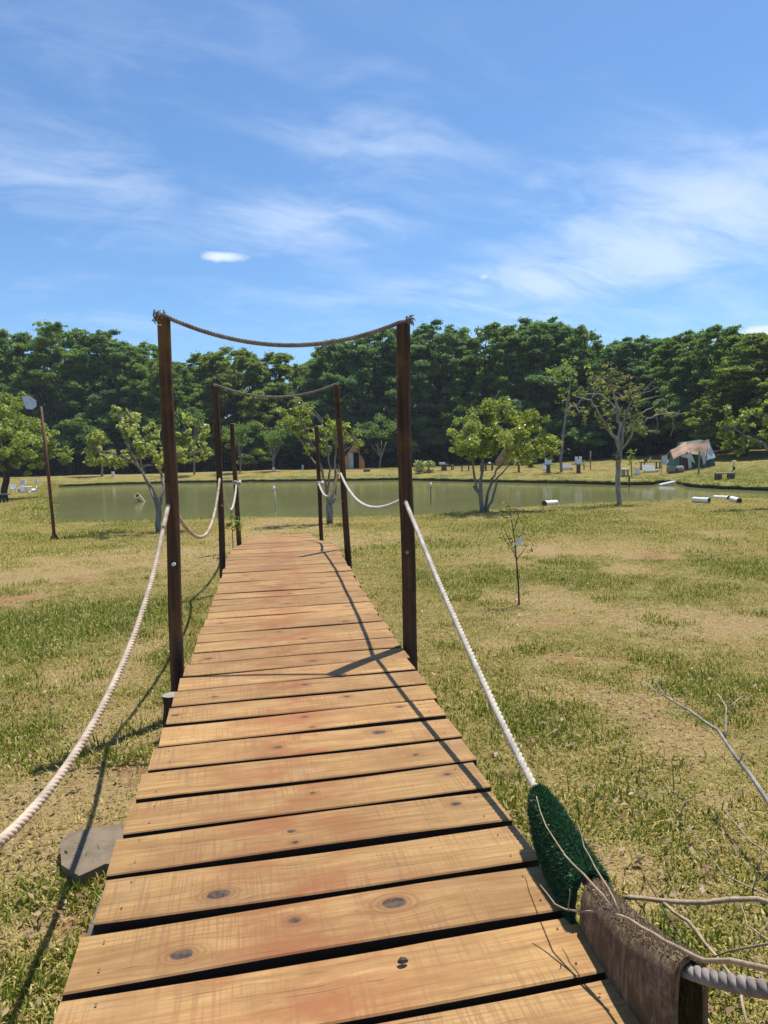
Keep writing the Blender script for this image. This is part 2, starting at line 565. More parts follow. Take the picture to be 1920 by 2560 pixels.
def patches(x, y):
    """returns straw/soil, reddish soil and lush amounts 0..1"""
    n = fbm(x, y, 1.6, 4)
    n2 = fbm(np.asarray(x) + 77, np.asarray(y) - 31, .33, 4)
    s = sstep(.50, .74, n2 * .6 + n * .4) * .5
    r = sstep(.60, .75, fbm(np.asarray(x) - 15, y, 1.7, 4)) * .45
    for cx, cy, rx, ry, kd, st in PATCH:
        d = ((x - cx) / rx) ** 2 + ((y - cy) / ry) ** 2
        e = min(1.0, st * 1.25) * np.exp(-d * .7) * (.25 + 1.6 * n)
        if kd == 'r':
            r = np.maximum(r, e)
        s = np.maximum(s, e)
    g = sstep(.5, .72, fbm(np.asarray(x) + 9, np.asarray(y) + 55, .5, 4)) * .5
    for cx, cy, rx, ry, st in LUSH:
        d = ((x - cx) / rx) ** 2 + ((y - cy) / ry) ** 2
        g = np.maximum(g, st * 1.35 * np.exp(-d * .7) * (.35 + 1.3 * n))
    return np.clip(s, 0, 1), np.clip(r, 0, 1), np.clip(g, 0, 1) * (1 - .6 * np.clip(s, 0, 1))


def axis(segs):
    out = [segs[0][0]]
    for a, b, st in segs:
        k = max(1, int(round((b - a) / st)))
        out += list(a + (b - a) * (np.arange(1, k + 1) / k))
    return np.array(out)


gx = axis([(-700, -120, 60), (-120, -45, 3), (-45, -12, .5), (-12, 12, .14), (12, 45, .5), (45, 120, 3), (120, 700, 60)])
gy = axis([(-60, -4, 4), (-4, 0, .5), (0, 9, .10), (9, 26, .16), (26, 76, .34), (76, 130, 3), (130, 900, 70)])
XX, YY = np.meshgrid(gx, gy)
ZZ = height(XX.ravel(), YY.ravel()).reshape(XX.shape)
ZZ += (fbm(XX, YY, 4.0, 2) - .5) * .03 * (YY < 20)
nx, ny = len(gx), len(gy)
idx = np.arange(nx * ny).reshape(ny, nx)
fq = np.stack([idx[:-1, :-1], idx[:-1, 1:], idx[1:, 1:], idx[1:, :-1]], axis=-1).reshape(-1, 4)
gme = bpy.data.meshes.new('ground')
gme.vertices.add(nx * ny)
gme.vertices.foreach_set('co', np.stack([XX, YY, ZZ], -1).astype(np.float32).reshape(-1))
gme.loops.add(fq.size)
gme.loops.foreach_set('vertex_index', fq.astype(np.int32).reshape(-1))
gme.polygons.add(len(fq))
gme.polygons.foreach_set('loop_start', np.arange(0, fq.size, 4, dtype=np.int32))
gme.update(calc_edges=True)
gme.shade_smooth()
ps, pr, pg = patches(XX.ravel(), YY.ravel())
SD = lake_sd(XX.ravel(), YY.ravel())
wood = sstep(0, 5, YY.ravel() - (70 - .45 * np.clip(XX.ravel() - 6, 0, 60)))       # leaf litter under the wood
for nm, val in (('soil', ps), ('red', pr), ('lush', pg), ('wet', 1 - sstep(.1, .75, SD)), ('litter', wood)):
    gme.attributes.new(nm, 'FLOAT', 'POINT').data.foreach_set('value', val.astype(np.float32))
gm, t = newmat('lawn_soil')
P = t.n('ShaderNodeTexCoord').outputs['Object']
n1 = t.noise(P, 26, 6, .7)
n2 = t.noise(P, 3.2, 5, .6)
n3 = t.noise(P, 90, 3, .7)
thatch = t.ramp(t.m('ADD', t.m('MULTIPLY', n1, .6), t.m('MULTIPLY', n3, .4)), [(.30, (.085, .062, .020)), (.5, (.285, .215, .075)), (.70, (.50, .39, .155))])
green = t.ramp(n1, [(.3, (.09, .115, .026)), (.7, (.25, .26, .075))])
c = t.mix(t.m('ADD', t.m('MULTIPLY', t.attr('lush').outputs['Fac'], .8), t.rng(n2, .45, .7, 0, .45), clamp=True), thatch, green)
strawc = t.ramp(n1, [(.3, (.22, .145, .060)), (.7, (.50, .365, .175))])
n4 = t.noise(P, 7.5, 5, .65)
c = t.mix(t.rng(t.m('ADD', t.attr('soil').outputs['Fac'], t.m('MULTIPLY', t.m('SUBTRACT', n4, .5), 1.3)), .30, .62, 0, .95), c, strawc)
redc = t.ramp(n1, [(.3, (.21, .10, .045)), (.7, (.40, .215, .105))])
c = t.mix(t.rng(t.m('ADD', t.attr('red').outputs['Fac'], t.m('MULTIPLY', t.m('SUBTRACT', t.noise(P, 6.0, 6, .75), .5), 2.2)), .38, .80, 0, .8), c, redc)
c = t.mix(t.m('MULTIPLY', t.attr('wet').outputs['Fac'], .85), c, (.05, .042, .022))
c = t.mix(t.attr('litter').outputs['Fac'], c, t.ramp(n1, [(.3, (.035, .025, .015)), (.7, (.10, .07, .042))]))
t.out(t.bsdf(c, .95, .1, t.m('ADD', n1, n3), .8, .03))
gme.materials.append(gm)
go = bpy.data.objects.new('ground', gme)
COL.objects.link(go)
tag(go, 'dry lawn with bare reddish soil patches around the pond', kind='structure')

# undercut far bank: a turf lip over dark soil that follows the far shoreline
bpx = [on_plane(x_, y_, WATER)[:2] for x_, y_ in far_px]
bl_ = []
for a_, c_ in zip(bpx[:-1], bpx[1:]):
    k_ = max(1, int(np.linalg.norm(c_ - a_) / .22))
    bl_ += [a_ + (c_ - a_) * q_ / k_ for q_ in range(k_)]
bl_ = np.array(bl_ + [bpx[-1]])
for _ in range(6):
    bl_[1:-1] = (bl_[:-2] + 2 * bl_[1:-1] + bl_[2:]) / 4
bt_ = unit(np.gradient(bl_, axis=0))
bn_ = np.stack([-bt_[:, 1], bt_[:, 0]], -1)                # away from the water
bw_ = (fbm(bl_[:, 0], bl_[:, 1], .9, 4) - .5)
bw2 = (fbm(bl_[:, 0] + 30, bl_[:, 1], 2.5, 3) - .5)
rows = []
for off, zf, dzv in ((1.5, None, -.06), (.95, None, .0), (.40, None, .01), (.06, None, -.05), (-.04, None, -.12), (.06, WATER + .10, 0), (.10, WATER + .05, 0), (-.05, WATER - .25, 0)):
    q_ = bl_ + bn_ * (off + bw_ * .7 * (off < 1) + bw2 * .22 * (off < .5))[:, None] if off < 1 else bl_ + bn_ * off
    lz = shore_land(q_[:, 0], q_[:, 1])
    rows.append(np.concatenate([q_, (lz + dzv + bw2 * .10 if zf is None else np.full(len(q_), zf))[:, None]], 1))
rows = np.array(rows)
nb2 = len(bl_)
bkm = MB()
bkm.add(rows.reshape(-1, 3), [(i_ * nb2 + j_, i_ * nb2 + j_ + 1, (i_ + 1) * nb2 + j_ + 1, (i_ + 1) * nb2 + j_) for i_ in range(len(rows) - 1) for j_ in range(nb2 - 1)])
bm_, t = newmat('bank_turf_soil')
P = t.n('ShaderNodeTexCoord').outputs['Object']
nn_ = t.noise(P, 7, 6, .7)
nz = t.sep(t.n('ShaderNodeNewGeometry').outputs['True Normal'])[2]
c = t.mix(t.rng(t.m('ABSOLUTE', nz), .55, .85), t.ramp(nn_, [(.3, (.026, .022, .011)), (.7, (.115, .098, .045))]), t.ramp(nn_, [(.3, (.13, .14, .038)), (.7, (.32, .30, .10))]))
t.out(t.bsdf(c, .95, .1, nn_, .8, .05))
tag(bkm.build('pond_bank', bm_), 'undercut turf bank along the far shore of the pond', kind='structure')

# pond
wm, t = newmat('pond_water')
P = t.n('ShaderNodeTexCoord').outputs['Object']
x, y, z = t.sep(P)
rip = t.noise(t.xyz(t.m('MULTIPLY', x, .8), y, 0), 5.0, 4, .6, .3)
swl = t.noise(P, .25, 3, .5)
c = t.mix(t.rng(swl, .3, .7), (.168, .172, .064), (.200, .198, .080))
t.out(t.bsdf(c, .09, .30, rip, .10, .03, IOR=1.33))
x0, y0 = LAKE.min(0) - 3
x1, y1 = LAKE.max(0) + 3
wp = MB()
wp.add([(x0, y0, WATER), (x1, y0, WATER), (x1, y1, WATER), (x0, y1, WATER)], [(0, 1, 2, 3)])
tag(wp.build('pond_water', wm), 'murky olive green pond water', kind='structure')

# ------------------------------------------------------------------ footbridge
HEAD = math.radians(8.86)
BT = np.array([-math.sin(HEAD), math.cos(HEAD)])
BN = np.array([math.cos(HEAD), math.sin(HEAD)])
BO = np.array([-.155 + 1.71 * math.tan(HEAD), 0.0])
_ds = [-1.5, 0.0, 1.7, 2.6, 3.8, 4.6, 5.6, 6.4, 7.2, 8.3, 9.0, 10.0, 11.2, 12.5, 13.6, 14.7]
_dz = [.40, .405, .410, .418, .438, .447, .446, .452, .480, .522, .505, .425, .305, .165, .075, .025]


def dz_at(s):
    return float(np.interp(s, _ds, _dz))


def BP(s, lat, up=0.0):
    """bridge coordinates (along, sideways, above deck) -> world"""
    q = BO + BT * s + BN * lat
    return Vector((q[0], q[1], dz_at(s) + up))


def rail_x(y, lat):
    """world x of the line that runs beside the deck at the given offset, at world y"""
    return BO[0] - math.tan(HEAD) * y + lat


def s_of(y):
    return y / math.cos(HEAD)


pm_, t = newmat('deck_plank_wood')
P = t.n('ShaderNodeTexCoord').outputs['Object']
x, y, z = t.sep(P)
sd = t.attr('seed', 'OBJECT').outputs['Fac']
shade = t.attr('shade', 'OBJECT').outputs['Fac']
dv = 0.0
kd = None
for k in ('knot_a', 'knot_b', 'knot_c'):
    kx, ky, kr = t.sep(t.attr(k, 'OBJECT').outputs['Vector'])
    ax, ay = t.m('MULTIPLY', t.m('SUBTRACT', x, kx), .62), t.m('SUBTRACT', y, ky)
    wob = t.m('MULTIPLY', t.m('SUBTRACT', t.noise(P, 45, 2), .5), .008)
    r2 = t.m('ADD', t.m('ADD', t.m('MULTIPLY', ax, ax), t.m('MULTIPLY', ay, ay)), 1e-6)
    push = t.m('DIVIDE', t.m('MULTIPLY', ay, t.m('MULTIPLY', kr, kr)), t.m('ADD', r2, t.m('MULTIPLY', t.m('MULTIPLY', kr, kr), .35)))
    dv = t.m('ADD', dv, t.m('MULTIPLY', push, 1.3))
    dk = t.m('DIVIDE', t.m('ADD', t.m('SQRT', r2), wob), t.m('MAXIMUM', kr, .0005))
    kd = dk if kd is None else t.m('MINIMUM', kd, dk)
v = t.m('SUBTRACT', y, dv)
wav = t.m('MULTIPLY', t.m('SUBTRACT', t.noise(t.xyz(t.m('MULTIPLY', x, 2.2), t.m('MULTIPLY', y, 3), sd), 1.0, 3), .5), .045)
v = t.m('ADD', v, wav)
g1 = t.noise(t.xyz(t.m('MULTIPLY', x, 1.6), t.m('MULTIPLY', v, 60), sd), 1.0, 5, .68)
g2 = t.noise(t.xyz(t.m('MULTIPLY', x, 7), t.m('MULTIPLY', v, 260), t.m('ADD', sd, 3.0)), 1.0, 3, .6)
blot = t.noise(t.xyz(t.m('MULTIPLY', x, 3), t.m('MULTIPLY', y, 6), sd), 1.2, 4, .6)
grain = t.m('ADD', t.m('MULTIPLY', g1, .62), t.m('MULTIPLY', g2, .38))
c = t.ramp(grain, [(.30, (.165, .076, .024)), (.44, (.318, .176, .062)), (.58, (.425, .254, .098)), (.75, (.50, .333, .147))])
c = t.mix(t.rng(blot, .40, .66, 0, .6), c, (.235, .115, .040))
# sawmill marks across the grain
saw = t.noise(t.xyz(t.m('MULTIPLY', x, 130), t.m('MULTIPLY', y, 5), sd), 1.0, 2, .5)
sawm = t.m('MULTIPLY', t.rng(saw, .50, .62), t.rng(t.noise(t.xyz(x, y, t.m('ADD', sd, 9.0)), 4.0, 2), .38, .6, .08, .55))
c = t.mix(sawm, c, (.235, .122, .052))
# rusty red stain along the walking line
st = t.m('MULTIPLY', t.m('POWER', 2.718, t.m('MULTIPLY', t.m('POWER', t.m('DIVIDE', t.m('ADD', x, .07), .26), 2.0), -1.0)),
         t.rng(t.noise(t.xyz(t.m('MULTIPLY', x, 1.5), t.m('MULTIPLY', y, 3), t.m('MULTIPLY', sd, 1.7)), 2.6, 4, .65), .38, .64, 0, .86))
gry = t.noise(t.xyz(t.m('MULTIPLY', x, 2.0), t.m('MULTIPLY', y, 5), t.m('ADD', sd, 47)), 1.3, 5, .7)
c = t.mix(t.rng(gry, .54, .72, 0, .35), c, (.30, .215, .125))
c = t.mix(st, c, (.27, .098, .036))
# dark grey weather specks and cracks
crk = t.noise(t.xyz(t.m('MULTIPLY', x, 3.5), t.m('MULTIPLY', v, 120), t.m('ADD', sd, 21)), 1.0, 2, .5)
c = t.mix(t.m('MULTIPLY', t.rng(crk, .68, .74), .75), c, (.10, .055, .03))
spk = t.noise(t.xyz(x, y, t.m('ADD', sd, 31)), 34.0, 3, .65)
c = t.mix(t.rng(spk, .63, .76, 0, .6), c, (.16, .095, .055))
edge = t.rng(t.m('ABSOLUTE', y), .094, .112, 0, .35)
c = t.mix(t.m('MULTIPLY', edge, t.rng(blot, .4, .6)), c, (.22, .10, .07))
# knots
ring = t.m('ADD', .5, t.m('MULTIPLY', .5, t.m('SINE', t.m('MULTIPLY', kd, 15.0))))
c = t.mix(t.m('MULTIPLY', t.rng(kd, 1.0, 2.3, 1, 0), t.m('ADD', .25, t.m('MULTIPLY', ring, .45))), c, (.20, .088, .03))
kc = t.mix(t.rng(t.noise(P, 60, 3), .35, .65), (.05, .031, .022), (.115, .073, .050))
c = t.mix(t.rng(kd, .60, .86, 1, 0), c, kc)
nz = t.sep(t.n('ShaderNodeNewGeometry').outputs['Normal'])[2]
c = t.mix(t.rng(nz, .25, .6, 1, 0), c, (.035, .022, .015))      # plank sides painted near-black, standing in for the shade in the gaps
c = t.mix(1.0, c, t.n('ShaderNodeCombineColor', {0: shade, 1: shade, 2: shade}).outputs[0], 'MULTIPLY')
t.out(t.bsdf(c, .72, .25, t.m('ADD', grain, t.m('MULTIPLY', saw, .3)), .35, .004))
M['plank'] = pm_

bridge = thing('footbridge', 'arched wooden plank footbridge with rope handrails crossing the lawn', 'footbridge', BP(0, 0, -dz_at(0)))
PITCH_P = .2352
# knots seen in the photograph: plank index -> [(along plank, across plank, radius)]
S_A = s_of(1.715)                     # near edge of the plank that ends at the second nearest gap
KN = {-1: [], 0: [(-.386, -.035, .030), (.181, .03, .036), (-.096, .025, .017)], 1: [(-.316, -.045, .033)], 2: [(-.086, .0, .015), (.498, .04, .02), (-.08, -.07, .012)], 3: [(.0, .02, .011), (.52, .03, .016)],
      4: [(.43, .0, .015)], 5: [(.312, .03, .032), (-.139, -.02, .019)], 6: [(.0, .05, .016), (.46, .05, .018), (.02, -.08, .014)], 7: [(.22, .04, .018), (-.62, .0, .02)], 8: [(.02, .03, .018), (-.45, -.03, .014)]}
n0, n1_ = -6, 56
for i in range(n0, n1_):
    r = random.Random(1000 + i)
    s0 = S_A + (i) * PITCH_P           # near edge of plank i
    gap = r.uniform(.024, .035) if i < 8 else r.uniform(.013, .029)
    wdt = PITCH_P - gap
    L = 1.30 + r.uniform(-.012, .016)
    sc_ = s0 + wdt / 2
    slope = math.atan2(dz_at(sc_ + .1) - dz_at(sc_ - .1), .2)
    th = .034
    ns = 10
    vs, fs = [], []
    ph, ph2 = r.uniform(0, 6), r.uniform(0, 6)
    for k in range(ns + 1):
        xx = -L / 2 + L * k / ns
        w1 = wdt / 2 + .0025 * math.sin(xx * 5 + ph) + r.uniform(-.0008, .0008)
        w0 = -wdt / 2 + .0025 * math.sin(xx * 4 + ph2) + r.uniform(-.0008, .0008)
        zz = .0025 * math.sin(xx * 3 + ph)
        b_ = .004
        for (yy, z_) in ((w0, -th + zz), (w0, zz - b_), (w0 + b_, zz), (w1 - b_, zz), (w1, zz - b_), (w1, -th + zz)):
            ex = r.uniform(-.002, .002) if k in (0, ns) else 0
            vs.append((xx + ex, yy, z_))
    for k in range(ns):
        for q in range(6):
            q2 = (q + 1) % 6
            fs.append((k * 6 + q, (k + 1) * 6 + q, (k + 1) * 6 + q2, k * 6 + q2))
    fs.append(tuple(range(6)))
    fs.append(tuple(ns * 6 + q for q in range(5, -1, -1)))
    me = bpy.data.meshes.new('plank')
    me.from_pydata(vs, [], fs)
    me.update()
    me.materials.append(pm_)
    o = bpy.data.objects.new('plank', me)
    COL.objects.link(o)
    o.parent = bridge
    c = BP(sc_, r.uniform(-.008, .008)) - bridge.location
    o.location = c + Vector((0, 0, r.uniform(-.002, .002)))
    skew = math.radians(2.9) * (1.0 if i < 20 else .5) + math.radians(r.uniform(-.35, .35) if i < 12 else r.uniform(-.7, .7))
    o.rotation_euler = (slope, r.uniform(-.003, .003), HEAD + skew)
    o['seed'] = r.uniform(0, 80)
    o['shade'] = r.uniform(.84, 1.10)
    kn = KN.get(i)
    kn = None if kn is None else [(q_[0], q_[1], q_[2] * .86) for q_ in kn]
    if kn is None:
        kn = [(r.uniform(-.6, .6), r.uniform(-.06, .06), r.uniform(.010, .024)) for _ in range(r.choice((0, 1, 1, 2)))]
    kn = (kn + [(50.0, 50.0, .001)] * 3)[:3]
    o['knot_a'] = [float(v_) for v_ in kn[0]]
    o['knot_b'] = [float(v_) for v_ in kn[1]]
    o['knot_c'] = [float(v_) for v_ in kn[2]]
    # nail heads at both ends
    nb = MB()
    for sx in (-1, 1):
        for sy in (-.28, .30):
            cx, cy = sx * (L / 2 - .075 + r.uniform(-.012, .012)), sy * wdt + r.uniform(-.01, .01)
            nb.add([(cx + .0035 * math.cos(a), cy + .0035 * math.sin(a), .0045) for a in [q * math.pi / 3 for q in range(6)]] + [(cx, cy, .0055)],
                   [(q, (q + 1) % 6, 6) for q in range(6)])
    if i < 14:
        no = nb.build('nail', M['rust'])
        no.parent = o
        no['kind'] = 'stuff'

for lat in (-.632, .60):
    b = MB()
    ss = np.arange(-1.3, 14.6, .3)
    for a, c in zip(ss[:-1], ss[1:]):
        p0, p1 = BP(a, lat, -.037), BP(c, lat, -.037)
        nn = Vector((BN[0], BN[1], 0)) * .026
        dd = Vector((0, 0, -.12))
        q = [p0 - nn, p0 + nn, p0 + nn + dd, p0 - nn + dd, p1 - nn, p1 + nn, p1 + nn + dd, p1 - nn + dd]
        b.add(q, [(0, 1, 5, 4), (1, 2, 6, 5), (2, 3, 7, 6), (3, 0, 4, 7)] + ([(3, 2, 1, 0)] if a == ss[0] else []))
    b.build('stringer', M['stringer'], bridge)
for s in (1.2, 3.0, 6.5, 10.4):
    b = MB()
    p = BP(s, 0)
    b.box((p.x, p.y, p.z - .037 - .12 - .045), (1.34, .09, .085), HEAD)
    b.build('cross_beam', M['stringer'], bridge)
    for lat in (-.55, .5):
        p = BP(s, lat)
        b = MB()
        z1 = p.z - .245
        z0 = hz(p.x, p.y) - .1
        if z1 > z0 + .05:
            b.tube([(p.x, p.y, z0), (p.x, p.y, z1)], .05, 9)
            b.build('support_leg', M['post'], bridge, True)


def round_post(name, pts_lo, pts_hi, r0, r1, parent, mat=None, seed=0, top=None, below=.3):
    """irregular round timber from lo to hi (world points)"""
    lo, hi = Vector(pts_lo), Vector(pts_hi)
    lo = lo + (lo - hi).normalized() * below
    r_ = random.Random(seed)
    n, sides = 26, 18
    vs, fs = [], []
    ax = (hi - lo).normalized()
    u = ax.cross(Vector((0, 1, 0))).normalized()
    v_ = ax.cross(u)
    ph = [r_.uniform(0, 6.28) for _ in range(6)]
    bumps = [(r_.uniform(.15, .95), r_.uniform(0, 6.28), r_.uniform(.06, .14)) for _ in range(5)]
    for i in range(n + 1):
        f = i / n
        c = lo.lerp(hi, f) + u * (.006 * math.sin(f * 5 + ph[0]) + .003 * math.sin(f * 13 + ph[1])) + v_ * .005 * math.sin(f * 6 + ph[2])
        rr = r0 + (r1 - r0) * f
        for k in range(sides):
            a = 2 * math.pi * k / sides
            q = 1 + .035 * math.sin(2 * a + ph[3] + f * 2) + .02 * math.sin(3 * a + ph[4]) + .015 * math.sin(7 * a + f * 9 + ph[5])
            q -= .05 * math.exp(-((a - 4.9) % 6.283 / .14) ** 2) if (a - 4.9) % 6.283 < 1 else 0
            for bf, ba, bh in bumps:
                da = (a - ba + math.pi) % (2 * math.pi) - math.pi
                q += bh * math.exp(-((f - bf) / .018) ** 2 - (da / .45) ** 2)
            vs.append(c + (u * math.cos(a) + v_ * math.sin(a)) * rr * q)
    for i in range(n):
        for k in range(sides):
            k2 = (k + 1) % sides
            fs.append((i * sides + k, (i + 1) * sides + k, (i + 1) * sides + k2, i * sides + k2))
    b = MB()
    b.add(vs, fs)
    o = b.build(name, mat or M['post'], parent, True)
    t_ = MB()
    t_.add([vs[n * sides + k] for k in range(sides)] + [hi + ax * .006], [(k, (k + 1) % sides, sides) for k in range(sides)][::1])
    tp = t_.build('cut_end', M['cut_wood'])
    tp.parent = o
    tp.location = -Vector(parent.location) if parent is not None else (0, 0, 0)
    return o


D1, D2, D3 = 4.45, 8.60, 12.5
posts = {}
for key, d, bx, by, tx, ty, r0, r1, sdn in (
        ('L1', D1, 442, 1640, 409, 796, .046, .039, 3), ('R1', D1, 1024, 1618, 1008, 812, .046, .041, 5),
        ('L2', D2, 556, 1380, 538, 966, .040, .034, 8), ('R2', D2, 868, 1376, 843, 962, .040, .034, 9),
        ('L3', D3, 597, 1353, 580, 1059, .042, .038, 12), ('R3', D3, 805, 1352, 790, 1066, .036, .034, 14)):
    a, b = Vector(at(bx, by, d)), Vector(at(tx, ty, d))
    ax = (a - b).normalized()
    g = a + ax * ((a.z - hz(a.x, a.y)) / max(.2, -ax.z))
    posts[key] = (a, b, round_post('post', g, b, r0, r1, bridge, seed=sdn))
for k, lat in (('L0', -.75), ('R0', .75)):     # pair beside the photographer
    a = BP(s_of(.3), lat)
    a = Vector((a.x, a.y, hz(a.x, a.y)))
    posts[k] = (a, a + Vector((0, 0, 2.4)), round_post('post', a, a + Vector((0, 0, 2.4)), .046, .04, bridge, seed=21 + len(k)))
# bolt heads on the posts
for px, py, d, rr in ((433, 1411, D1 - .052, .012), (1018, 1381, D1 - .05, .011), (554, 1264, D2 - .045, .008), (856, 1252, D2 - .042, .008)):
    p = at(px, py, d)
    b = MB()
    b.tube([p, p + np.array([0, .02, 0])], rr, 8)
    b.build('bolt', M['white'] if px == 433 else M['cut_wood'], bridge)


def rope_mesh(path, rad, pitch=.085, sides=7, step=None):
    """three strands laid round a path (list of world points)"""
    pts = [Vector(p) for p in path]
    seg = [0.0]
    for a, b in zip(pts[:-1], pts[1:]):
        seg.append(seg[-1] + (b - a).length)
    tot = seg[-1]
    step = step or pitch / 9
    n = max(8, int(tot / step))
    ds = np.linspace(0, tot, n + 1)
    arr = np.array(pts)
    C = np.stack([np.interp(ds, seg, arr[:, k]) for k in range(3)], -1)
    for _ in range(2):
        C[1:-1] = (C[:-2] + C[1:-1] * 2 + C[2:]) / 4
    T = unit(np.gradient(C, axis=0))
    u = np.cross(T[0], [0.3, .2, 1.0])
    Us = []
    for tt in T:
        u = u - tt * np.dot(u, tt)
        u = u / np.linalg.norm(u)
        Us.append(u)
    Us = np.array(Us)
    Vs = np.cross(T, Us)
    b = MB()
    sr = rad * .54
    for k in range(3):
        a = 2 * math.pi * (ds / pitch + k / 3)
        c = C + (Us * np.cos(a)[:, None] + Vs * np.sin(a)[:, None]) * (rad * .50)
        b.tube(c, sr, sides)
    return b


def sag_path(a, b, sag, n=40, skew=0.0):
    a, b = Vector(a), Vector(b)
    out = []
    for i in range(n + 1):
        f = i / n
        p = a.lerp(b, f)
        g = f + skew * f * (1 - f)
        p.z -= sag * 4 * g * (1 - g)
        out.append(p)
    return out


def pix_path(pts):
    return [Vector(at(x, y, d)) for x, y, d in pts]


def lat_path(yh, lat):
    """rope beside the deck: list of (y, world height)"""
    out = []
    for y, h in yh:
        out.append(Vector((rail_x(y, lat), y, h)))
    return out


# top ropes between the post heads
rope_mesh(pix_path([(400, 786, D1 - .01)]) + sag_path(at(410, 789, D1), at(1000, 806, D1), .158, 44) + pix_path([(1022, 803, D1)]), .0145, .06).build('top_rope', M['rope_grey'], bridge, True)
rope_mesh(pix_path([(533, 962, D2)]) + sag_path(at(540, 962, D2), at(842, 959, D2), .15, 40) + pix_path([(849, 958, D2)]), .0135, .07, 6).build('top_rope', M['rope_grey'], bridge, True)
# frayed rope ends on the heads of the front posts
for (px, py, wd_, hg, n, sdn) in ((397, 802, .07, .055, 46, 4), (1021, 805, .035, .03, 18, 6)):
    b = MB()
    r = random.Random(sdn)
    c = Vector(at(px, py, D1))
    for _ in range(n):
        a = c + Vector((r.uniform(-.4, .4) * wd_, r.uniform(-.05, .05), r.uniform(-.2, .5) * hg))
        if px == 399:
            e = a + Vector((r.uniform(-.035, .02), r.uniform(-.03, .02), r.uniform(-.07, -.01)))
        else:
            e = a + Vector((r.uniform(.0, .035), r.uniform(-.02, .02), r.uniform(-.03, .05)))
        b.tube([a, (a + e) / 2 + Vector((r.uniform(-.01, .01), -.012, .012)), e], [.006, .0055, .0025], 5)
    b.build('frayed_rope_end', M['rope_grey'], bridge, True)
b = MB()
p = at(399, 812, D1 - .045)
b.box(p, (.026, .004, .005), 0, 0, .12)
b.build('nail', M['white'], bridge)
# handrail ropes
def rail_hit(px, py, lat):
    """where the sight line through a photo pixel meets the upright plane of a handrail"""
    r_ = ray(px, py)
    t_ = (BO[0] + lat) / (r_[0] + math.tan(HEAD) * r_[1])
    return EYE + r_ * t_


def smooth_path(P_, n=70):
    P_ = np.array(P_)
    d_ = np.concatenate([[0], np.cumsum(np.linalg.norm(np.diff(P_, axis=0), axis=1))])
    q = np.linspace(0, d_[-1], n)
    C = np.stack([np.interp(q, d_, P_[:, k]) for k in range(3)], -1)
    for _ in range(14):
        C[1:-1] = (C[:-2] + 2 * C[1:-1] + C[2:]) / 4
    return C


lp = [rail_hit(x_, y_, -.745) for x_, y_ in ((382, 1447), (330, 1609), (278, 1726), (220, 1838), (139, 1960), (69, 2045), (0, 2118))]
e0 = np.array(posts['L0'][0]) + np.array([0, 0, 1.36])
lp = [np.array(at(421, 1262, D1 - .03))] + lp + [lp[-1] + (e0 - lp[-1]) * .5 + np.array([0, 0, -.07]), e0]
rope_mesh(smooth_path(lp), .0132, .076, 8).build('handrail_rope', M['rope_dirty'], bridge, True)
RLAT = .69
rpx = [(1095, 1452), (1180, 1643), (1262, 1822), (1348, 1990), (1415, 2122), (1490, 2250), (1600, 2372), (1725, 2440), (1830, 2458), (1920, 2478)]
rp_pts = [rail_hit(x_, y_, RLAT) for x_, y_ in rpx]
e0 = np.array(posts['R0'][0]) + np.array([0, 0, 1.36])
RP = smooth_path([np.array(at(1013, 1252, D1 - .03))] + rp_pts + [rp_pts[-1] + (e0 - rp_pts[-1]) * .5 + np.array([0, 0, -.06]), e0], 110)


def rr_h(y):
    return float(np.interp(y, RP[::-1, 1], RP[::-1, 2]))


YG0, YG1 = rail_hit(1345, 1986, RLAT)[1], rail_hit(1480, 2235, RLAT)[1]
YB0, YB1 = rail_hit(1490, 2250, RLAT)[1], rail_hit(1728, 2440, RLAT)[1]
kk = int(np.argmin(abs(RP[:, 1] - (YB0 + YB1) / 2)))
rope_mesh(RP[kk:], .0155, .09, 8).build('handrail_rope', M['rope_grey'], bridge, True)
rope_mesh(RP[:kk + 1], .0132, .076, 8).build('handrail_rope', M['rope'], bridge, True)
rope_mesh(sag_path(at(428, 1262, D1 + .03), at(549, 1197, D2 - .03), .44, 40, -.15), .0145, .088, 6).build('handrail_rope', M['rope_dirty'], bridge, True)
rope_mesh(sag_path(at(1005, 1250, D1 + .03), at(851, 1182, D2 - .03), .20, 40, -.1), .0145, .088, 6).build('handrail_rope', M['rope'], bridge, True)
rope_mesh(sag_path(at(551, 1201, D2 + .03), at(591, 1212, D3 - .05), .40, 30, .1), .017, .08, 6).build('handrail_rope', M['rope'], bridge, True)
rope_mesh(sag_path(at(845, 1185, D2 + .03), at(797, 1209, D3 - .05), .25, 30, .1), .017, .08, 6).build('handrail_rope', M['rope'], bridge, True)
for px, py in ((592, 1207), (799, 1209)):
    c = Vector(at(px, py, D3))
    b = MB()
    for kz in (-.02, .022):
        b.tube([c + Vector((.062 * math.cos(a), .062 * math.sin(a), kz + .01 * math.sin(2 * a))) for a in np.linspace(0, 6.28, 17)], .019, 7, False)
    b.tube([c + Vector((.05, -.06, .02)), c + Vector((.085, -.07, -.01)), c + Vector((.06, -.075, -.035)), c + Vector((.03, -.07, -.01))], .017, 7)
    b.build('rope_knot', M['rope'], bridge, True)

# cut stub beside the near left post
stp = Vector(at(428, 1736, 4.12))
stub = thing('post_stub', 'short sawn-off post stub with pale grey top beside the deck', 'post', (stp.x, stp.y, hz(stp.x, stp.y)))
round_post('timber', stub.location, stp, .055, .052, stub, seed=31, below=.1)

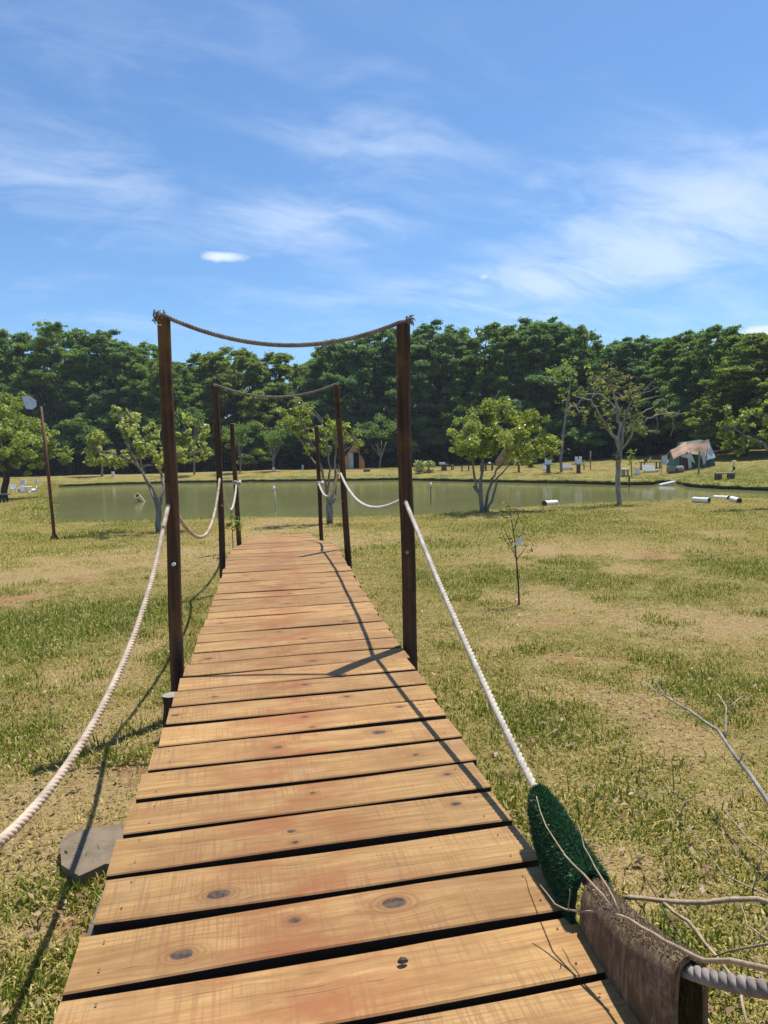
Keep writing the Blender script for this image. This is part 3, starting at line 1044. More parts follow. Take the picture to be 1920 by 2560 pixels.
# stone slab on the ground left of the deck
c = [G(x, y) for x, y in ((152, 2150), (175, 2125), (235, 2105), (330, 2090), (330, 2200), (265, 2205), (235, 2222), (200, 2226), (156, 2200))]
b = MB()
n = len(c)
vs = [Vector(p) + Vector((0, 0, .058)) for p in c] + [Vector(p) + Vector((0, 0, -.06)) for p in c]
b.add(vs, [tuple(range(n - 1, -1, -1))] + [(k, (k + 1) % n, n + (k + 1) % n, n + k) for k in range(n)])
tag(b.build('stone_slab', M['stone'], loc=Vector(np.mean(c, 0))), 'flat grey broken stone slab lying half under the deck', 'stone slab')

# ------------------------------------------------------------------ turf mats hung over the right handrail rope
mg, t = newmat('green_turf_backing')
P = t.n('ShaderNodeTexCoord').outputs['Object']
t.out(t.bsdf(t.ramp(t.noise(P, 120, 3), [(.3, (.006, .020, .014)), (.7, (.018, .062, .038))]), .8, .2))
mgb = leaf_mat('green_turf_blade', (.012, .045, .018), (.050, .150, .062), .15, rough=.45, spec=.4)
mb_, t = newmat('brown_mat_backing')
P = t.n('ShaderNodeTexCoord').outputs['Object']
nA, nB = t.noise(P, 55, 5, .7), t.noise(P, 10, 4, .6, .6)
cA = t.ramp(nA, [(.3, (.075, .045, .026)), (.55, (.20, .135, .085)), (.75, (.40, .30, .20))])
mx_, my_, mz_ = t.sep(P)
nC = t.noise(t.xyz(t.m('MULTIPLY', mx_, 60), t.m('MULTIPLY', my_, 60), t.m('MULTIPLY', mz_, 9)), 1.0, 4, .6, .8)
cB = t.mix(t.rng(nB, .4, .65), cA, (.125, .080, .046))
t.out(t.bsdf(t.mix(t.rng(nC, .50, .68, 0, .6), cB, (.34, .24, .15)), .9, .15, nA, .7, .01))
mbb = leaf_mat('brown_mat_fibre', (.10, .062, .035), (.42, .31, .20), .1)


def mat_section(y, lat0, rad, left, right, swell=1.0):
    """open inverted-U section across the rope at world y -> list of points from left hem to right hem"""
    h = rr_h(y)
    out = []
    for k, (u_, v_) in enumerate([(-.95, -left), (-1.12, -left * .66), (-1.1, -left * .3), (-1.0, 0.0), (-.80, .62), (-.40, .95), (0, 1.05), (.40, .95), (.80, .62), (1.0, 0.0), (1.05, -right * .4), (1.1, -right)]):
        zz = h + (v_ * rad if v_ > 0 else v_)
        out.append(Vector((rail_x(y, lat0) + u_ * rad * BN[0], y + u_ * rad * BN[1], zz)))
    return out


def drape(name, label, ys, rads, lefts, rights, mat, blade_mat, nblade, bl, bw, lat0=.69, thick=.012):
    secs = [mat_section(y, lat0, r_, l_, q_) for y, r_, l_, q_ in zip(ys, rads, lefts, rights)]
    m = len(secs[0])
    root = thing(name, label, 'turf mat', tuple(secs[0][0]))
    b = MB()
    vs = [p for sc_ in secs for p in sc_]
    inner = []
    for sc_ in secs:
        cc = sum((p for p in sc_), Vector()) / m
        inner += [p + Vector(((cc.x - p.x), (cc.y - p.y), 0)).normalized() * thick + Vector((0, 0, -thick * (.8 if 3 < k < 9 else 0))) for k, p in enumerate(sc_)]
    N = len(vs)
    fs = []
    for i in range(len(secs) - 1):
        for k in range(m - 1):
            a = i * m + k
            fs.append((a, a + m, a + m + 1, a + 1))
            fs.append((N + a, N + a + 1, N + a + m + 1, N + a + m))
        fs.append((i * m, N + i * m, N + (i + 1) * m, (i + 1) * m))
        fs.append((i * m + m - 1, (i + 1) * m + m - 1, N + (i + 1) * m + m - 1, N + i * m + m - 1))
    for i in (0, len(secs) - 1):
        for k in range(m - 1):
            fs.append((i * m + k, i * m + k + 1, N + i * m + k + 1, N + i * m + k))
    b.add(vs + inner, fs)
    o = b.build('backing', mat, root, True)
    r = np.random.default_rng(5)
    A = np.array([[tuple(p) for p in sc_] for sc_ in secs])
    fi, fk = r.random(nblade) * (len(secs) - 1), r.random(nblade) * (m - 1)
    if blade_mat is mbb:
        fk = 4.2 + r.random(nblade) * 4.2
    i0, k0 = fi.astype(int), fk.astype(int)
    a, c = (fi - i0)[:, None], (fk - k0)[:, None]
    p = (A[i0, k0] * (1 - a) + A[i0 + 1, k0] * a) * (1 - c) + (A[i0, k0 + 1] * (1 - a) + A[i0 + 1, k0 + 1] * a) * c
    du = A[i0 + 1, k0] - A[i0, k0]
    dv_ = A[i0, k0 + 1] - A[i0, k0]
    nn = unit(np.cross(dv_, du))
    ctr = A[i0].mean(1)
    sg = np.sign(np.sum(nn * (p - ctr), 1, keepdims=True))
    nn = nn * sg
    d = unit(nn + r.normal(size=(nblade, 3)) * .55)
    sde = unit(np.cross(d, r.normal(size=(nblade, 3))))
    ln = (bl * (.6 + .7 * r.random(nblade)))[:, None]
    Q = np.stack([p - sde * bw, p + sde * bw, p + d * ln + sde * bw * .4, p + d * ln - sde * bw * .4], 1) - np.array(root.location)
    me = quads_mesh('pile', Q, blade_mat, r.random(nblade))
    po = bpy.data.objects.new('pile', me)
    COL.objects.link(po)
    po.parent = root
    po['kind'] = 'stuff'
    return root


ys = np.linspace(YG0, YG1, 9)
fr01 = np.linspace(0, 1, 9)
drape('turf_mat', 'green artificial turf mat folded over the right rope rail', ys, np.interp(fr01, [0, .3, 1], [.026, .046, .052]),
      np.interp(fr01, [0, .2, 1], [.06, .10, .13]), np.interp(fr01, [0, 1], [.05, .09]), mg, mgb, 16000, .010, .0013)
ys = np.linspace(YB0, YB1, 9)
drape('turf_mat', 'brown worn mat turned backing side out over the near rope', ys, np.interp(fr01, [0, .5, 1], [.040, .046, .036]),
      np.interp(fr01, [0, 1], [.13, .20]), np.interp(fr01, [0, 1], [.10, .19]), mb_, mbb, 3600, .007, .0012)


# ------------------------------------------------------------------ trees
def branch_pts(a, b, bend, n, r):
    a, b = np.array(a, float), np.array(b, float)
    L = np.linalg.norm(b - a)
    o1, o2 = r.normal(0, bend, 3), r.normal(0, bend * .5, 3)
    return [a + (b - a) * f + L * (o1 * f * (1 - f) * 2 + o2 * math.sin(f * 6.28) * .5) for f in np.linspace(0, 1, n)]


def forest_proto(seed, h, cw, mat, base_frac=.22, pads=120, per=560, leaf=.20, trunk_mat='bark_dark', tall=0.0):
    """returns (trunk mesh, crown mesh) of a broad forest tree, foot at the origin"""
    r = np.random.default_rng(seed)
    b = MB()
    lean = r.normal(0, .05, 2)
    top = np.array([lean[0] * h, lean[1] * h, h * .70])
    b.tube([np.array([0, 0, -.4])] + branch_pts((0, 0, 0), top, .05, 8, r), np.linspace(h * .017 + .06, .05, 9), 8)
    cs, rs = [], []
    nb_ = 110
    for k in range(nb_):
        f = ((k + r.random()) / nb_) ** .85
        zc = h * (base_frac + (.97 - base_frac) * f)
        q = (zc / h - base_frac) / (1 - base_frac)
        rad = cw * 1.25 * (1.02 - q) ** .55
        a = k * 2.4 + r.normal(0, .4)
        rho = rad * (.62 + .38 * r.random() ** .5)
        bc = np.array([rho * math.cos(a) + lean[0] * zc, rho * math.sin(a) + lean[1] * zc, zc - .4])
        br = r.uniform(.60, 1.25) * (1.1 - .35 * q) * cw / 4.4
        for _ in range(pads // 19):
            o_ = unit(r.normal(size=3)) * br * r.random() ** .4
            cs.append(tuple(bc + o_ * np.array([1, 1, .5]) - np.array([0, 0, .22 * (o_[0] ** 2 + o_[1] ** 2) / br])))
            rs.append(br * r.uniform(.34, .66))
    pads = len(cs)
    for k in range(0, pads, 17):
        zb = cs[k][2] * r.uniform(.45, .75)
        b.tube(branch_pts((lean[0] * zb, lean[1] * zb, zb), cs[k], .12, 5, r), np.linspace(.11, .03, 5), 5)
    C, Nn, T = pad_cloud(cs, rs, .45, per, r, .55, .5)
    # wispy twigs poking out of the top
    k = int(len(C) * .10)
    ii = r.integers(0, len(C), k)
    C = np.concatenate([C, C[ii] + r.normal(0, .16, (k, 3))])
    Nn = np.concatenate([Nn, Nn[ii]])
    T = np.concatenate([T, T[ii]])
    lf = leaf * (.55 + .9 * r.random(len(C)))
    crown = quads_mesh('crown', leaf_quads(C, Nn, lf * 1.15, lf * .5, r), mat, T)
    tm = b.build('trunk', M[trunk_mat], None, True)
    tmesh = tm.data
    bpy.data.objects.remove(tm)
    return tmesh, crown


PROTO = [forest_proto(101, 15, 4.6, M['leaf_forest']), forest_proto(102, 15, 4.2, M['leaf_forest2'], .16), forest_proto(103, 15, 5.0, M['leaf_forest3'], .14, 130),
         forest_proto(104, 15, 4.4, M['leaf_forest'], .12, 130), forest_proto(105, 15, 3.8, M['leaf_forest3'], .2, 120, 640, .19), forest_proto(106, 15, 4.8, M['leaf_forest2'], .10, 130)]
FRONT = [  # px, top py, depth, prototype, width scale, what sets it apart
    (-60, 842, 68, 2, 1.0, 'at the far left edge of the wood, cut by the frame'), (40, 838, 72, 0, 1.0, 'behind the floodlight at the left end of the wood'),
    (178, 812, 70, 3, 1.1, 'tallest of the left wood, behind the pale sparse tree'), (262, 836, 71, 2, .95, 'right of the tallest one in the left wood'),
    (350, 852, 69, 0, .95, 'behind the left front bridge post'), (440, 900, 66, 3, .85, 'low one between the left bridge posts'),
    (520, 880, 70, 1, 1.0, 'yellowish, between the second left post and the front one'), (610, 872, 69, 5, 1.05, 'yellowish, under the far top rope at left'),
    (700, 878, 71, 1, 1.0, 'yellowish, under the middle of the far top rope'), (775, 905, 68, 0, .8, 'low one by the dip in the treeline'),
    (862, 848, 66, 4, 1.0, 'behind the second right post'), (930, 832, 67, 2, 1.05, 'behind the small cabin with the curtain'),
    (1035, 832, 68, 4, 1.05, 'right of the right front post'), (1120, 815, 68, 2, 1.0, 'behind the left part of the round bushy tree'),
    (1215, 822, 66, 0, 1.0, 'straight behind the round bushy tree'), (1300, 812, 65, 3, 1.0, 'behind the right part of the round bushy tree'),
    (1385, 798, 64, 2, 1.1, 'tallest of the right wood, left of the half bare tree'), (1460, 822, 63, 0, .85, 'above the slim pale trunk'),
    (1540, 858, 61, 4, .9, 'behind the half bare tree'), (1620, 840, 60, 2, .95, 'between the half bare tree and the tent'),
    (1700, 830, 57, 3, .95, 'straight behind the tent'), (1775, 826, 54, 0, .9, 'behind the right end of the tent'),
    (1860, 832, 47, 1, .95, 'olive, right of the tent below the white cloud'), (1965, 840, 46, 5, 1.0, 'at the far right edge of the wood, cut by the frame'),
]
TONE = ['dark green', 'yellowish green', 'bluish green', 'dark green', 'feathery bluish', 'olive green']


def put_tree(px, topy, d, pi, ws, label, group, dy=0.0, rot=None):
    base = at(px, 1180, d)
    z0 = float(land(np.array([base[0]]), np.array([d]))[0])
    topz = at(px, topy, d)[2]
    h = (topz - z0) * 1.05
    root = thing('forest_tree', label, 'tree', (base[0], d, z0), group)
    k = h / 15.0
    rz_ = rnd.uniform(0, 6.28) if rot is None else rot
    for nm, me in (('trunk', PROTO[pi][0]), ('crown', PROTO[pi][1])):
        o = bpy.data.objects.new(nm, me)
        COL.objects.link(o)
        o.parent = root
        o.scale = (ws * (.45 + .55 * k), ws * (.45 + .55 * k), k)
        o.rotation_euler = (0, 0, rz_)
    return root


for px, ty, d, pi, ws, txt in FRONT:
    put_tree(px, ty, d + (8 if px < 1500 else 4), pi, ws * 1.12, '%s forest tree %s' % (TONE[pi], txt), 'trees along the edge of the wood')
BACK = [(-10, 850), (110, 832), (225, 838), (310, 862), (400, 885), (480, 905), (570, 892), (660, 884), (745, 905), (816, 868), (900, 850), (985, 845), (1080, 838), (1165, 830), (1260, 830), (1340, 815),
        (1425, 822), (1500, 868), (1585, 850), (1660, 845), (1740, 842), (1820, 845), (1910, 848)]
ORD = ('first second third fourth fifth sixth seventh eighth ninth tenth eleventh twelfth thirteenth fourteenth fifteenth sixteenth seventeenth '
       'eighteenth nineteenth twentieth twenty-first twenty-second twenty-third').split()
for k, (px, ty) in enumerate(BACK):
    put_tree(px, ty + 4, (88 if px < 1500 else 72), (k * 5 + 2) % 6, 1.05, 'top of a forest tree in the back row, %s from the left' % ORD[k], 'back row of the wood')
# lone twig-like tree top in the dip of the treeline is the (816, 868) one of the back row

# undergrowth that closes the wood below the crowns
r = np.random.default_rng(77)
cs, rs = [], []
for k in range(1100):
    px = r.uniform(-250, 2200)
    d = np.interp(px, [-250, 1300, 1700, 1900, 2200], [84, 80, 68, 58, 56]) + r.uniform(0, 10)
    p = at(px, 1180, d)
    z0 = float(land(np.array([p[0]]), np.array([d]))[0])
    cs.append((p[0], d, z0 + (r.uniform(.2, 8.0) if k < 620 else r.uniform(.1, 2.0))))
    rs.append(r.uniform(1.0, 1.9))
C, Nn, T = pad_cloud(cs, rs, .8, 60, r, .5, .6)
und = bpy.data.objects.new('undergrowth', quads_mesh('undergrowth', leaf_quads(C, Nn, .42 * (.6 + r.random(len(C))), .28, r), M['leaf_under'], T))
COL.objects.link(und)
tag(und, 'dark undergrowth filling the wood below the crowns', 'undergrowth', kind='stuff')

# slim trunks seen in the gloom at the edge of the wood
for k, (pts, rad, txt) in enumerate((
        ([(683, 1176), (684, 1150), (673, 1105)], .10, 'slim pale forked trunk with a white painted foot left of the second pair of posts'),
        ([(600, 1182), (603, 1150), (596, 1100)], .08, 'thin grey forked trunk between the two left bridge posts'),
        ([(486, 1182), (485, 1120), (488, 1060)], .09, 'straight grey trunk right of the pale sparse tree'),
        ([(255, 1190), (256, 1150), (250, 1100)], .11, 'grey trunk behind the pale sparse tree at its left'),
        ([(948, 1172), (952, 1145), (966, 1105)], .09, 'grey leaning forked trunk right of the small cabin'))):
    base = at(*pts[0], 66)
    z0 = float(land(np.array([base[0]]), np.array([66.]))[0])
    root = thing('young_tree', txt, 'tree', (base[0], 66, z0), 'young trees at the edge of the wood')
    rr = np.random.default_rng(300 + k)
    W = [np.array(at(*p, 66)) for p in pts]
    W[0][2] = z0 - .1
    b = MB()
    b.tube(W, [rad, rad * .85, rad * .45], 7)
    tips = [W[-1]]
    for q in range(4):
        e = W[1] + np.array([rr.uniform(-.9, .9), rr.uniform(-.5, .5), rr.uniform(1.2, 2.2)])
        b.tube(branch_pts(W[1], e, .08, 5, rr), np.linspace(rad * .55, .025, 5), 5)
        tips.append(e)
    b.build('trunk', M['bark_pale'], root, True)
    cs = [tp + rr.normal(0, .45, 3) + np.array([.5 if k == 4 else 0, 0, 1.5 if k == 4 else .7]) for tp in tips for _ in range(3)]
    C, Nn, T = pad_cloud(cs, rr.uniform(.5, .9, len(cs)), .6, 120, rr)
    me = quads_mesh('crown', leaf_quads(C - np.array(root.location), Nn, .2, .12, rr), M['leaf_forest'], T * .7)
    o = bpy.data.objects.new('crown', me)
    COL.objects.link(o)
    o.parent = root
    if k == 0:
        b = MB()
        b.tube([W[0], W[0] * .6 + W[1] * .4], [rad * 1.12, rad * 1.08], 8)
        b.build('painted_foot', M['white_log'], root, True)


def shore_tree(name, label, foot, depth, limbs, clusters, bark, leafm, leaf_len, leaf_w, per, seed, flat=.75, twigs=2, spread=1.0, trunk_r=None, up=.6):
    """tree whose limbs follow the photographed branching; limbs: ([(px, py, depth offset), ...], r0, r1); clusters: (px, py, radius px, depth offset)"""
    rr = np.random.default_rng(seed)
    f = np.array(at(foot[0], foot[1], depth))
    z0 = hz(f[0], f[1])
    root = thing(name, label, 'tree', (f[0], f[1], z0))
    b = MB()
    allp = []
    for pts, r0, r1 in limbs:
        W = [np.array(at(x_, y_, depth + dd)) for x_, y_, dd in pts]
        if pts[0][1] >= foot[1] - 2:
            W[0][2] = min(W[0][2], z0 - .05)
        S = [W[0]]
        for a, c in zip(W[:-1], W[1:]):
            L = np.linalg.norm(c - a)
            for q in (1 / 3, 2 / 3, 1.0):
                S.append(a + (c - a) * q + (rr.normal(0, .035 * L, 3) if q < 1 else 0))
        b.tube(S, np.linspace(r0 * .78, r1 * .95, len(S)), 8, True, .06, seed)
        allp += S[len(S) // 2:]
    allp = np.array(allp)
    cs, rs = [], []
    for cx, cy, rp_, dd in clusters:
        c = np.array(at(cx, cy, depth + dd))
        rw = rp_ * depth / FPX
        k = max(3, int(9 * spread))
        for _ in range(k):
            q = c + unit(rr.normal(size=3)) * rw * .95 * rr.random() ** .5
            cs.append(q)
            rs.append(rw * rr.uniform(.22, .42))
        j = np.argmin(np.linalg.norm(allp - c, axis=1))
        for _ in range(twigs):
            e = c + rr.normal(0, rw * .4, 3)
            b.tube(branch_pts(allp[j], e, .1, 6, rr), np.linspace(.018, .005, 6), 5)
    b.build('trunk', M[bark], root, True)
    if cs:
        C, Nn, T = pad_cloud(cs, rs, flat, per, rr, up, .5)
        ll = leaf_len * (.6 + .8 * rr.random(len(C)))
        me = quads_mesh('crown', leaf_quads(C - np.array(root.location), Nn, ll, ll * leaf_w, rr), M[leafm], T)
        o = bpy.data.objects.new('crown', me)
        COL.objects.link(o)
        o.parent = root
    return root


shore_tree('small_tree', 'sparse pale-leaved tree with whitish branches left of the front post', (396, 1310), 17.2,
           [([(396, 1312, 0), (397, 1275, 0), (392, 1245, 0)], .095, .075), ([(393, 1250, 0), (370, 1205, -.2), (345, 1165, -.2), (322, 1120, -.3), (318, 1085, -.2)], .05, .015),
            ([(392, 1255, 0), (378, 1225, .2), (362, 1195, .3), (352, 1150, .4), (330, 1110, .5)], .05, .02), ([(397, 1270, 0), (408, 1225, .3), (405, 1190, .5), (398, 1175, .4), (410, 1160, .3), (425, 1120, .2)], .06, .02),
            ([(345, 1165, -.2), (310, 1142, -.4), (275, 1130, -.5), (240, 1125, -.5)], .035, .01), ([(410, 1165, .3), (440, 1160, .2), (456, 1128, .1), (490, 1105, 0)], .04, .01),
            ([(322, 1120, -.3), (300, 1060, 0), (296, 1020, .1)], .025, .008), ([(425, 1120, .2), (455, 1080, .3), (470, 1050, .3)], .025, .008)],
           [(243, 1125, 30, -.5), (262, 1150, 28, -.4), (232, 1085, 22, -.5), (250, 1095, 26, -.3), (290, 1140, 30, .4), (320, 1080, 34, -.2), (300, 1030, 24, .1), (328, 1045, 22, .2), (345, 1115, 36, .5), (345, 1065, 28, -.5), (375, 1130, 34, -.3),
            (380, 1090, 30, .6), (430, 1120, 30, .3), (460, 1085, 30, .3), (475, 1048, 22, .3), (505, 1100, 26, 0), (515, 1072, 20, 0), (500, 1130, 24, .4), (450, 1140, 26, -.5), (398, 1150, 24, -.6), (225, 1155, 14, 0), (318, 1155, 22, .6), (520, 1130, 14, 0)],
           'bark_pale', 'leaf_pale', .12, .5, 1900, 41, .75, 2)
shore_tree('small_tree', 'many-stemmed slender tree at the pond edge between the right bridge posts', (824, 1290), 18.3,
           [([(824, 1294, 0), (822, 1262, 0)], .11, .09), ([(822, 1265, 0), (815, 1220, 0), (806, 1180, 0), (795, 1140, -.2), (765, 1085, -.3)], .06, .015), ([(822, 1262, 0), (836, 1225, .1), (838, 1170, .2), (840, 1110, .2), (838, 1065, .2)], .06, .012),
            ([(824, 1268, 0), (842, 1240, .3), (838, 1205, .3), (850, 1160, .4), (868, 1105, .4)], .045, .012), ([(818, 1230, 0), (826, 1170, -.2), (818, 1110, -.3), (806, 1060, -.2)], .04, .012), ([(806, 1180, 0), (782, 1150, .2), (768, 1128, .2), (745, 1090, .2)], .03, .01),
            ([(830, 1230, .2), (846, 1175, -.2), (858, 1130, -.3), (890, 1100, -.3)], .03, .01)],
           [(735, 1025, 36, -.2), (760, 1050, 34, .2), (720, 1060, 26, 0), (768, 1018, 26, 0), (775, 1090, 24, .3), (800, 1080, 26, -.4), (825, 1090, 30, .3), (830, 1062, 26, .2), (815, 1120, 24, 0), (850, 1100, 30, .4), (850, 1070, 20, .3), (880, 1080, 26, -.3), (892, 1105, 22, -.3),
            (862, 1096, 20, .5), (893, 1110, 10, 0), (770, 1120, 18, 0), (745, 1080, 20, 0)],
           'bark_pale', 'leaf_round', .085, .5, 2300, 42, .8, 2)
shore_tree('small_tree', 'round bushy yellow-green tree with several stems on the pond bank', (1208, 1268), 20.6,
           [([(1205, 1272, 0), (1202, 1235, 0), (1200, 1200, 0)], .085, .05), ([(1212, 1272, .1), (1218, 1240, .1), (1228, 1210, .1), (1240, 1175, .2), (1262, 1150, .3)], .06, .025), ([(1218, 1270, 0), (1234, 1235, -.1), (1242, 1195, -.2), (1275, 1160, -.3)], .05, .02),
            ([(1202, 1245, 0), (1190, 1215, 0), (1185, 1185, 0), (1178, 1145, -.2)], .06, .025), ([(1200, 1205, 0), (1208, 1170, .3), (1215, 1120, .3), (1215, 1060, .2)], .06, .02), ([(1200, 1238, .2), (1184, 1215, .4)], .05, .035), ([(1240, 1175, .2), (1290, 1110, .3), (1330, 1100, .2)], .035, .012),
            ([(1178, 1145, -.2), (1165, 1100, -.3), (1160, 1060, -.2)], .03, .012)],
           [(1150, 1095, 40, -.2), (1142, 1120, 26, .2), (1175, 1060, 46, .3), (1165, 1110, 40, .6), (1210, 1030, 44, 0), (1245, 1010, 34, .2), (1205, 1075, 56, .9), (1215, 1090, 56, -1.0), (1255, 1060, 52, .5), (1270, 1100, 52, -.5), (1300, 1060, 46, .2), (1335, 1055, 36, .4), (1340, 1100, 44, 0),
            (1370, 1105, 34, .2), (1385, 1125, 24, 0), (1310, 1130, 42, .5), (1355, 1140, 30, -.4), (1230, 1108, 44, .2), (1180, 1122, 32, -.4), (1262, 1115, 34, -.8), (1295, 1132, 26, .1), (1200, 1110, 38, 1.1), (1270, 1020, 30, -.4), (1318, 1140, 20, -.6)],
           'bark_pale', 'leaf_round', .085, .55, 3000, 43, .8, 1)
dt = shore_tree('half_bare_tree', 'half bare tree with dry twisted twigs and olive leaves on the bank', (1548, 1256), 21.8,
           [([(1548, 1262, 0), (1545, 1230, 0), (1546, 1180, 0), (1549, 1125, 0)], .10, .085), ([(1549, 1130, 0), (1540, 1095, -.2), (1522, 1075, -.3), (1512, 1060, -.3), (1495, 1030, -.4), (1478, 1000, -.4), (1440, 992, -.5)], .07, .015),
            ([(1549, 1128, 0), (1548, 1080, 0), (1548, 1030, .1), (1540, 1000, .2), (1528, 970, .2), (1520, 930, .2)], .075, .015), ([(1551, 1128, 0), (1556, 1090, .2), (1560, 1050, .3), (1575, 1010, .3), (1590, 975, .4), (1610, 960, .4)], .06, .012),
            ([(1552, 1128, 0), (1572, 1100, -.2), (1585, 1070, -.3), (1610, 1055, -.3), (1640, 1038, -.3), (1670, 1035, -.2), (1718, 1032, -.2)], .055, .010), ([(1548, 1030, .1), (1525, 1005, .4), (1500, 985, .5), (1462, 985, .5), (1440, 1015, .5), (1418, 1018, .5)], .04, .012),
            ([(1560, 1050, .3), (1595, 1035, .4), (1630, 1020, .5), (1645, 1005, .5)], .035, .008), ([(1640, 1038, -.3), (1645, 1060, -.3), (1644, 1078, -.3)], .018, .007), ([(1670, 1035, -.2), (1685, 1050, -.2), (1682, 1075, -.2), (1675, 1092, -.2)], .02, .007),
            ([(1590, 975, .4), (1605, 985, .4), (1625, 978, .4), (1645, 965, .4)], .02, .006), ([(1575, 1010, .3), (1610, 1000, .2), (1640, 990, .2), (1658, 990, .2)], .02, .006), ([(1605, 985, .4), (1620, 965, .4), (1640, 945, .4)], .02, .006),
            ([(1650, 1036, -.3), (1668, 1020, -.3), (1690, 1010, -.3)], .016, .006), ([(1660, 1036, -.2), (1690, 1040, 0), (1700, 1025, .1)], .015, .005), ([(1625, 978, .4), (1640, 968, .3), (1622, 962, .2)], .012, .005), ([(1595, 1035, .4), (1602, 1070, .5), (1612, 1095, .5)], .02, .006),
            ([(1630, 1042, -.3), (1655, 1028, -.5), (1672, 1000, -.5)], .014, .005)],
           [(1415, 1000, 26, .5), (1425, 1025, 20, .5), (1465, 1030, 28, .4), (1450, 975, 18, .3), (1490, 975, 34, -.3), (1510, 950, 30, .2), (1525, 925, 26, .2), (1545, 975, 40, .2), (1575, 960, 30, .4), (1555, 945, 24, 0), (1520, 1010, 30, -.5), (1500, 1045, 24, -.3), (1560, 1020, 32, .5),
            (1590, 990, 24, .4), (1530, 1050, 26, .4), (1515, 1062, 18, -.4), (1575, 1070, 26, -.3), (1600, 1060, 22, -.2), (1585, 1045, 22, .3), (1480, 945, 16, .2), (1610, 1080, 14, 0), (1595, 1000, 16, 0), (1541, 1140, 12, -.1)],
           'bark_dead', 'leaf_dry', .12, .42, 480, 44, .6, 2)
shore_tree('broad_tree', 'broad light green tree at the left edge above the white chairs', (8, 1212), 36,
           [([(8, 1214, 0), (16, 1180, 0), (28, 1150, 0)], .22, .16), ([(28, 1152, 0), (50, 1120, -.3), (70, 1080, -.3)], .18, .06), ([(24, 1156, 0), (0, 1110, .4), (-30, 1060, .5)], .18, .06), ([(28, 1150, 0), (20, 1100, .3), (15, 1040, .3)], .18, .06), ([(50, 1120, -.3), (95, 1110, 0), (130, 1125, .2)], .10, .03)],
           [(-60, 1060, 70, .5), (-20, 1030, 60, .4), (20, 1010, 50, .3), (50, 1050, 60, -.4), (10, 1080, 70, -1.5), (80, 1070, 50, .3), (85, 1110, 50, -.8), (110, 1090, 44, .5), (40, 1120, 50, -1.4), (120, 1130, 36, .3), (60, 1150, 36, -.5), (100, 1150, 30, .2), (-40, 1110, 60, 0), (0, 1140, 50, -1.0), (160, 1150, 26, .8), (175, 1140, 20, 1.0), (150, 1125, 24, .9), (-90, 1100, 60, .3)],
           'bark_dark', 'leaf_light', .17, .5, 800, 45, .7, 1)
shore_tree('overhanging_tree', 'bright green leaves hanging from a pale branch at the right edge', (2010, 1275), 19.5,
           [([(2010, 1290, 0), (2000, 1220, 0), (1985, 1150, 0)], .12, .09), ([(1985, 1155, 0), (1940, 1128, -.2), (1918, 1124, -.2), (1908, 1106, -.2), (1880, 1098, -.2), (1858, 1088, -.2)], .065, .025), ([(1858, 1088, -.2), (1838, 1070, -.3), (1815, 1062, -.3)], .025, .008),
            ([(1985, 1150, 0), (1990, 1080, .2), (2000, 1020, .2)], .07, .03), ([(1990, 1090, .2), (1950, 1040, .1), (1900, 1045, .1)], .04, .012), ([(2000, 1020, .2), (1960, 990, .1), (1925, 1000, .1)], .03, .01)],
           [(1815, 1025, 16, -.3), (1808, 1055, 18, -.3), (1806, 1085, 16, -.3), (1830, 1050, 20, -.2), (1826, 1085, 16, -.3), (1850, 1050, 22, -.2), (1820, 1110, 12, -.3), (1865, 1040, 18, -.1), (1870, 1065, 18, -.2), (1855, 1110, 14, -.3), (1880, 1105, 12, -.2), (1893, 1030, 10, 0), (1925, 1005, 26, .1),
            (1915, 1045, 22, .1), (1920, 1080, 24, .1), (1960, 1000, 40, .1), (1990, 970, 50, .2), (2040, 1010, 60, .2), (1960, 1060, 34, 0), (1850, 1128, 8, -.3)],
           'bark_pale', 'leaf_light', .11, .6, 1100, 46, .9, 1)
shore_tree('slim_tree', 'slim pale trunk standing before the wood left of the half bare tree', (1405, 1186), 50,
           [([(1404, 1188, 0), (1406, 1120, 0), (1410, 1070, 0), (1416, 1030, 0)], .13, .085), ([(1416, 1030, 0), (1425, 960, .3), (1430, 930, .3)], .11, .04)],
           [(1420, 960, 40, .3), (1440, 920, 40, .8), (1400, 930, 36, 0)], 'bark_pale', 'leaf_forest2', .24, .5, 110, 47, .6, 1)

# saplings
def sapling(label, foot, depth, pts, leaves, seed, stem_r, leafm, ll, tagpx=None, n_per=7, name='sapling'):
    rr = np.random.default_rng(seed)
    f = np.array(at(*foot, depth))
    z0 = hz(f[0], f[1])
    root = thing(name, label, 'sapling', (f[0], f[1], z0))
    b = MB()
    for k, br in enumerate(pts):
        W = [np.array(at(x_, y_, depth + dd)) for x_, y_, dd in br]
        if k == 0:
            W[0][2] = z0 - .05
        b.tube(W, np.linspace(stem_r if k == 0 else stem_r * .45, stem_r * .25, len(W)), 6)
    b.build('stem', M['bark_dark'], root, True)
    C = []
    for lx, ly, rp_ in leaves:
        c = np.array(at(lx, ly, depth))
        C.append(c + rr.normal(0, rp_ * depth / FPX * .5, (n_per, 3)))
    C = np.concatenate(C)
    Nn = unit(rr.normal(size=C.shape) + np.array([0, -.3, .8]))
    me = quads_mesh('leaves', leaf_quads(C - np.array(root.location), Nn, ll * (.6 + .8 * rr.random(len(C))), ll * .42, rr), M[leafm], rr.random(len(C)))
    o = bpy.data.objects.new('leaves', me)
    COL.objects.link(o)
    o.parent = root
    if tagpx:
        p = at(*tagpx, depth - .03)
        b = MB()
        b.box(p, (.05, .004, .11), .2, 0, .75)
        b.build('plant_tag', M['white'], root)
    return root


